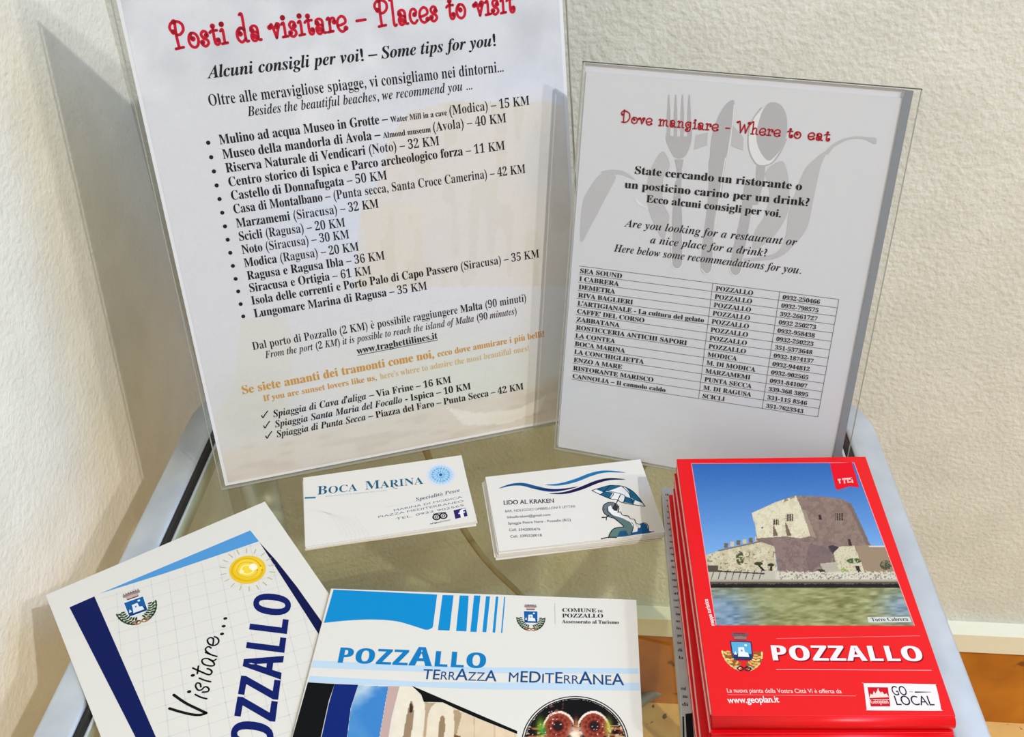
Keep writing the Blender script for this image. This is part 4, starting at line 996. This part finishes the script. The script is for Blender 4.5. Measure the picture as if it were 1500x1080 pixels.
def towerfn(X, Y):
    x, y = tw(X, Y); n = len(x)
    t_ = np.clip((y + 200) / 650, 0, 1)[:, None]
    C = (np.array([48., 98, 168]) * (1 - t_) + np.array([118., 164, 214]) * t_)
    st = fbm(x, y, 30, 41); fine = fbm(x, y, 9, 43)
    # far right wall and sunlit rampart
    C = paint(C, inpoly(x, y, [(-60, 480), (80, 430), (440, 352), (470, 400), (500, 640), (-60, 640)]), (206, 196, 166))
    lit = inpoly(x, y, [(-60, 480), (80, 430), (440, 352), (470, 400), (500, 640), (-60, 640)])
    C = paint(C, lit & (st > .52), (186, 172, 138), .6); C = paint(C, lit & (fine > .66), (150, 134, 100), .6)
    C = paint(C, np.abs(y - (432 - (x - 80) * .222)) * ((x > 60) & (x < 440)) + 99 * ((x <= 60) | (x >= 440)) < 5, (120, 104, 78))
    for i in range(7):
        x0 = 118 + i * 45; y0 = 392 - (x0 - 118) * .22
        C = paint(C, (np.abs(x - x0) < 14) & (y > y0 - 12) & (y < y0 + 22), (196, 184, 150) if i % 2 else (110, 96, 74))
    C = paint(C, lit & (blob(x, y, 220, 490, 36, 60) > .5) & (fine > .42), (74, 78, 44)); C = paint(C, lit & (vnoise(x, y, 16, 61) > .82) & (y > 440), (110, 100, 60), .7)
    C = paint(C, inpoly(x, y, [(340, 325), (740, 310), (900, 360), (1180, 392), (1180, 480), (700, 480), (340, 360)]), (124, 104, 96))
    sha = inpoly(x, y, [(440, 352), (480, 335), (700, 330), (790, 350), (860, 380), (1160, 400), (1400, 400), (1400, 640), (500, 600), (470, 400)])
    C = paint(C, sha, (134, 112, 104)); C = paint(C, sha & (st > .55), (118, 96, 92), .7); C = paint(C, sha & (fine > .62), (156, 134, 122), .4)
    # tower: lit face and shaded face
    lf = inpoly(x, y, [(305, 160), (480, 80), (540, 60), (628, 32), (680, 150), (735, 328), (660, 345), (560, 330), (480, 335), (345, 345), (330, 250)])
    C = paint(C, lf, (216, 206, 176)); C = paint(C, lf & (st > .55), (200, 188, 156), .6); C = paint(C, lf & (fine > .68), (176, 162, 128), .5)
    C = paint(C, inpoly(x, y, [(530, 62), (625, 30), (630, 44), (540, 82)]) & (vnoise(x, y, 8, 4) > .45), (130, 112, 86), .8)
    dk = inpoly(x, y, [(628, 32), (820, 38), (960, 55), (1035, 90), (1110, 250), (1175, 395), (1010, 400), (880, 370), (780, 350), (735, 328), (680, 150)])
    C = paint(C, dk, (138, 116, 104)); C = paint(C, dk & (st > .52), (124, 102, 92), .7); C = paint(C, dk & (fine > .64), (158, 136, 120), .4)
    C = paint(C, inpoly(x, y, [(1000, 85), (1035, 90), (1175, 395), (1150, 398)]), (112, 92, 84), .7)
    C = paint(C, inpoly(x, y, [(670, 130), (700, 140), (780, 345), (740, 330)]), (160, 140, 122), .8)
    for (wx, wy, w, h) in ((482, 225, 22, 24), (582, 192, 26, 30), (945, 188, 28, 32)):
        wd = (np.abs(x - wx) < w) & (np.abs(y - wy) < h); C = paint(C, wd, (196, 184, 156) if wx < 700 else (150, 128, 112))
        C = paint(C, wd & (((x - wx) % 17) < 11) & (np.abs(y - wy) < h - 4), (58, 44, 40))
    C = paint(C, inpoly(x, y, [(792, 175), (812, 172), (820, 208), (800, 208)]), (56, 42, 40)); C = paint(C, inpoly(x, y, [(1008, 350), (1024, 350), (1042, 398), (1018, 398)]), (60, 46, 42))
    C = paint(C, inpoly(x, y, [(462, 250), (470, 255), (500, 325), (462, 330)]), (116, 96, 78)); C = paint(C, inpoly(x, y, [(548, 225), (560, 235), (598, 325), (562, 328)]), (116, 96, 78))
    C = paint(C, (np.hypot(x - 382, y - 268) < 7), (80, 66, 56))
    C = paint(C, inpoly(x, y, [(865, 400), (900, 395), (945, 410), (920, 470), (880, 440)]), (66, 54, 60))
    C = paint(C, inpoly(x, y, [(730, 380), (880, 420), (930, 520), (800, 530), (740, 600), (700, 500)]), (110, 92, 92), .6)
    C = paint(C, inpoly(x, y, [(905, 450), (950, 405), (1055, 400), (1090, 480), (1130, 540), (1135, 620), (850, 620), (805, 530), (920, 520)]), (204, 194, 164))
    C = paint(C, inpoly(x, y, [(905, 450), (950, 405), (1055, 400), (1090, 480), (1130, 620), (850, 620)]) & (fine > .6), (160, 148, 118), .6)
    C = paint(C, inpoly(x, y, [(805, 530), (920, 525), (960, 600), (850, 620)]), (176, 166, 148)); C = paint(C, blob(x, y, 810, 590, 46, 22) > .5, (50, 54, 40))
    C = paint(C, inpoly(x, y, [(1150, 395), (1280, 400), (1400, 420), (1400, 600), (1135, 600), (1090, 480), (1060, 400)]), (150, 128, 104)); C = paint(C, (np.abs(y - 405) < 5) & (x > 1165) & (x < 1290), (206, 200, 186))
    C = paint(C, (blob(x, y, 1055, 510, 60, 22) > .45) & (fine > .35), (66, 92, 44)); C = paint(C, inpoly(x, y, [(1062, 545), (1090, 545), (1115, 605), (1085, 605)]), (50, 44, 36))
    C = paint(C, (blob(x, y, 1290, 540, 50, 40) > .45) & (fine > .4), (70, 76, 52)); C = paint(C, (blob(x, y, 985, 578, 34, 20) > .5) & (fine > .42), (150, 160, 90))
    # palms, quay, rocks
    C = paint(C, inpoly(x, y, [(345, 540), (365, 540), (430, 605), (405, 605)]), (40, 34, 26)); C = paint(C, inpoly(x, y, [(440, 545), (456, 545), (456, 605), (440, 605)]), (40, 34, 26))
    C = paint(C, (blob(x, y, 355, 530, 38, 17) > .5), (58, 62, 36)); C = paint(C, (blob(x, y, 446, 540, 30, 15) > .5), (50, 56, 34))
    C = paint(C, (y > 585) & (y < 650) & (x < 500), (186, 178, 160)); C = paint(C, (y > 575) & (y < 650) & (x < 400) & (((x + y * .3) % 50) < 6), (58, 50, 46))
    C = paint(C, (np.abs(y - (583 + (x - 20) * .055)) < 5) & (x < 400), (66, 56, 50)); C = paint(C, (x < 60) & (y > 545) & (y < 590), (84, 74, 62))
    C = paint(C, (y > 590 + (fine - .5) * 40) & (y < 650) & (x >= 480), (204, 196, 176)); C = paint(C, (y > 600) & (y < 650) & (x >= 500) & (fine > .6), (120, 110, 94), .8)
    C = paint(C, (y > 645) & (y < 712), (96, 86, 76)); C = paint(C, (y > 645) & (y < 660), (170, 160, 140)); C = paint(C, (y > 678 + (fine - .5) * 20) & (y < 716), (34, 30, 30))
    wt = y >= 706
    w1 = fbm(x * .3, y, 26, 51); w2 = vnoise(x * .25, y + x * .05, 12, 53)
    wc = np.array([142., 140, 92]) + (w1[:, None] - .5) * 60 + (w2[:, None] - .5) * 44
    bl_ = np.clip(blob(x, y, 80, 900, 240, 170) * 1.3 + blob(x, y, 1420, 850, 170, 130) * .9, 0, 1)[:, None]
    wc = wc * (1 - bl_ * .85) + (np.array([112., 138, 168]) + (w2[:, None] - .5) * 60) * bl_ * .85
    wc = paint(wc, (blob(x, y, 480, 800, 220, 90)), (168, 168, 120), .5)
    C = np.where(wt[:, None], wc, C)
    C += (fbm(x, y, 5, 71)[:, None] - .5) * 10
    return C
canvas('cover_photo', SM, [(1048.9, 916.6), (1339.6, 917.2), (1250.9, 678.0), (1012.9, 679.4)], .30, towerfn, m1, h=.05, rough=.3, label='printed photo of a stone tower above the sea')
r1 = lambda x, y: (950 + x / 5.357, 880 + y / 5.357)
r2 = lambda x, y: (1180 + x / 4.6875, 880 + y / 4.6875)
WH = (240, 226, 224)
a = Art(SM, .07)
for p, q_ in (((1012.9, 679.4), (1048.9, 916.6)), ((1250.9, 678.0), (1339.6, 917.2)), ((1012.9, 679.4), (1250.9, 678.0))): a.line(p, q_, .35, (240, 150, 150))
a.poly([(1215.6, 679.2), (1247.8, 677.6), (1258.9, 714.6), (1244.4, 712.8), (1227.8, 718.2), (1224, 716)], (226, 14, 34), .02)
r8 = lambda x, y: (1200 + x / 18, 670 + y / 18)
for q_ in ([(600, 560), (865, 540), (872, 590), (606, 606)], [(640, 590), (672, 590), (690, 695), (652, 698)], [(735, 590), (768, 590), (775, 680), (744, 680)], [(828, 560), (866, 552), (905, 680), (870, 684)],
           [(770, 650), (850, 640), (856, 668), (776, 676)], [(482, 580), (560, 572), (572, 606), (548, 612), (566, 690), (530, 700), (512, 616), (490, 618)]):
    a.poly([r8(*p) for p in q_], (246, 190, 180), .03)
a.line(r2(-200, 262), r2(785, 243), .3, (240, 120, 120)); a.line(r1(1000, 541), r2(865, 480), .35, (240, 150, 150))
a.line(r1(620, 740), r2(345, 656), .2, (244, 150, 150))
a.build('cover_ribbon', m1, 'red ribbon, frame and fine rule lines')
a = Art(SM, .07)
a.text([('Q', 'POZZALLO')], (1130.6, 969.6), (1358, 971), 9, (130, 10, 26), up=(1127, 948))
a.text([('Q', 'POZZALLO')], (1128.6, 968), (1356, 969.4), 9, WH, up=(1125, 946.6), lift=.03)
a.build('title_text', m1, 'large white town name')
a = Art(SM, .07); a.text([('E', 'La nuova pianta della Vostra Città Vi è offerta da')], r1(615, 723), r2(250, 638), 2.0, (250, 206, 200)); a.build('publisher_text', m1, 'small pale line of print')
a = Art(SM, .07); a.text([('U', 'www.geoplan.it')], r1(625, 806), r1(1027, 800), 2.9, WH); a.build('web_text', m1, 'small white web address')
a = Art(SM, .07); a.text([('U', 'mappa turistica')], (1047, 917), (1036.5, 878), 1.8, WH); a.build('spine_text', m1, 'tiny white words along the left edge')
crest('printed_crest', SM, (1087, 956), (30.5, 1), (-3.5, -27), m1, dark=True)
a = Art(SM, .07)
a.poly(catmull([r2(398, 572), r2(405, 569), r2(640, 571), r2(880, 576), r2(893, 580), r2(912, 650), r2(930, 745), r2(926, 758), r2(680, 757), r2(432, 755), r2(420, 745), r2(408, 650)], 4, True), (234, 226, 222))
a.poly([r2(425, 596), r2(565, 597), r2(582, 728), r2(448, 729)], (204, 16, 36), .01)
sky = [(438, 670), (446, 640), (460, 650), (468, 622), (480, 640), (492, 618), (498, 600), (504, 620), (516, 634), (526, 626), (540, 645), (556, 640), (572, 665)]
a.poly([r2(*p) for p in sky], (244, 214, 200), .02); a.line(r2(440, 682), r2(575, 682), .3, (244, 200, 190), .02)
a.text([('U', 'Geoplan')], r2(448, 708), r2(572, 708), 1.9, (246, 200, 190), lift=.02)
a.text([('E', 'GO')], r2(600, 652), r2(706, 652), 4.3, (44, 30, 56), lift=.01); a.text([('E', 'LOCAL')], r2(620, 719), r2(888, 721), 4.3, (44, 30, 56), lift=.01)
a.stroke([r2(716, 628), r2(735, 628)], .3, (150, 140, 150), .01); a.poly([r2(750, 625), r2(860, 628), r2(862, 631), r2(750, 635)], (60, 48, 70), .01)
a.build('go_local_label', m1, 'white label with red emblem and dark lettering')
a = Art(SM, .08)
a.poly([r2(425, 114), r2(712, 112), r2(730, 150), r2(432, 152)], (206, 206, 196))
a.text([('B', 'Torre Cabrera')], r2(455, 143), r2(708, 140), 1.9, (60, 58, 56), lift=.01)
a.build('caption_text', m1, 'pale caption strip on the photo')

bpy.data.objects.remove(FONT_O, do_unlink=True)
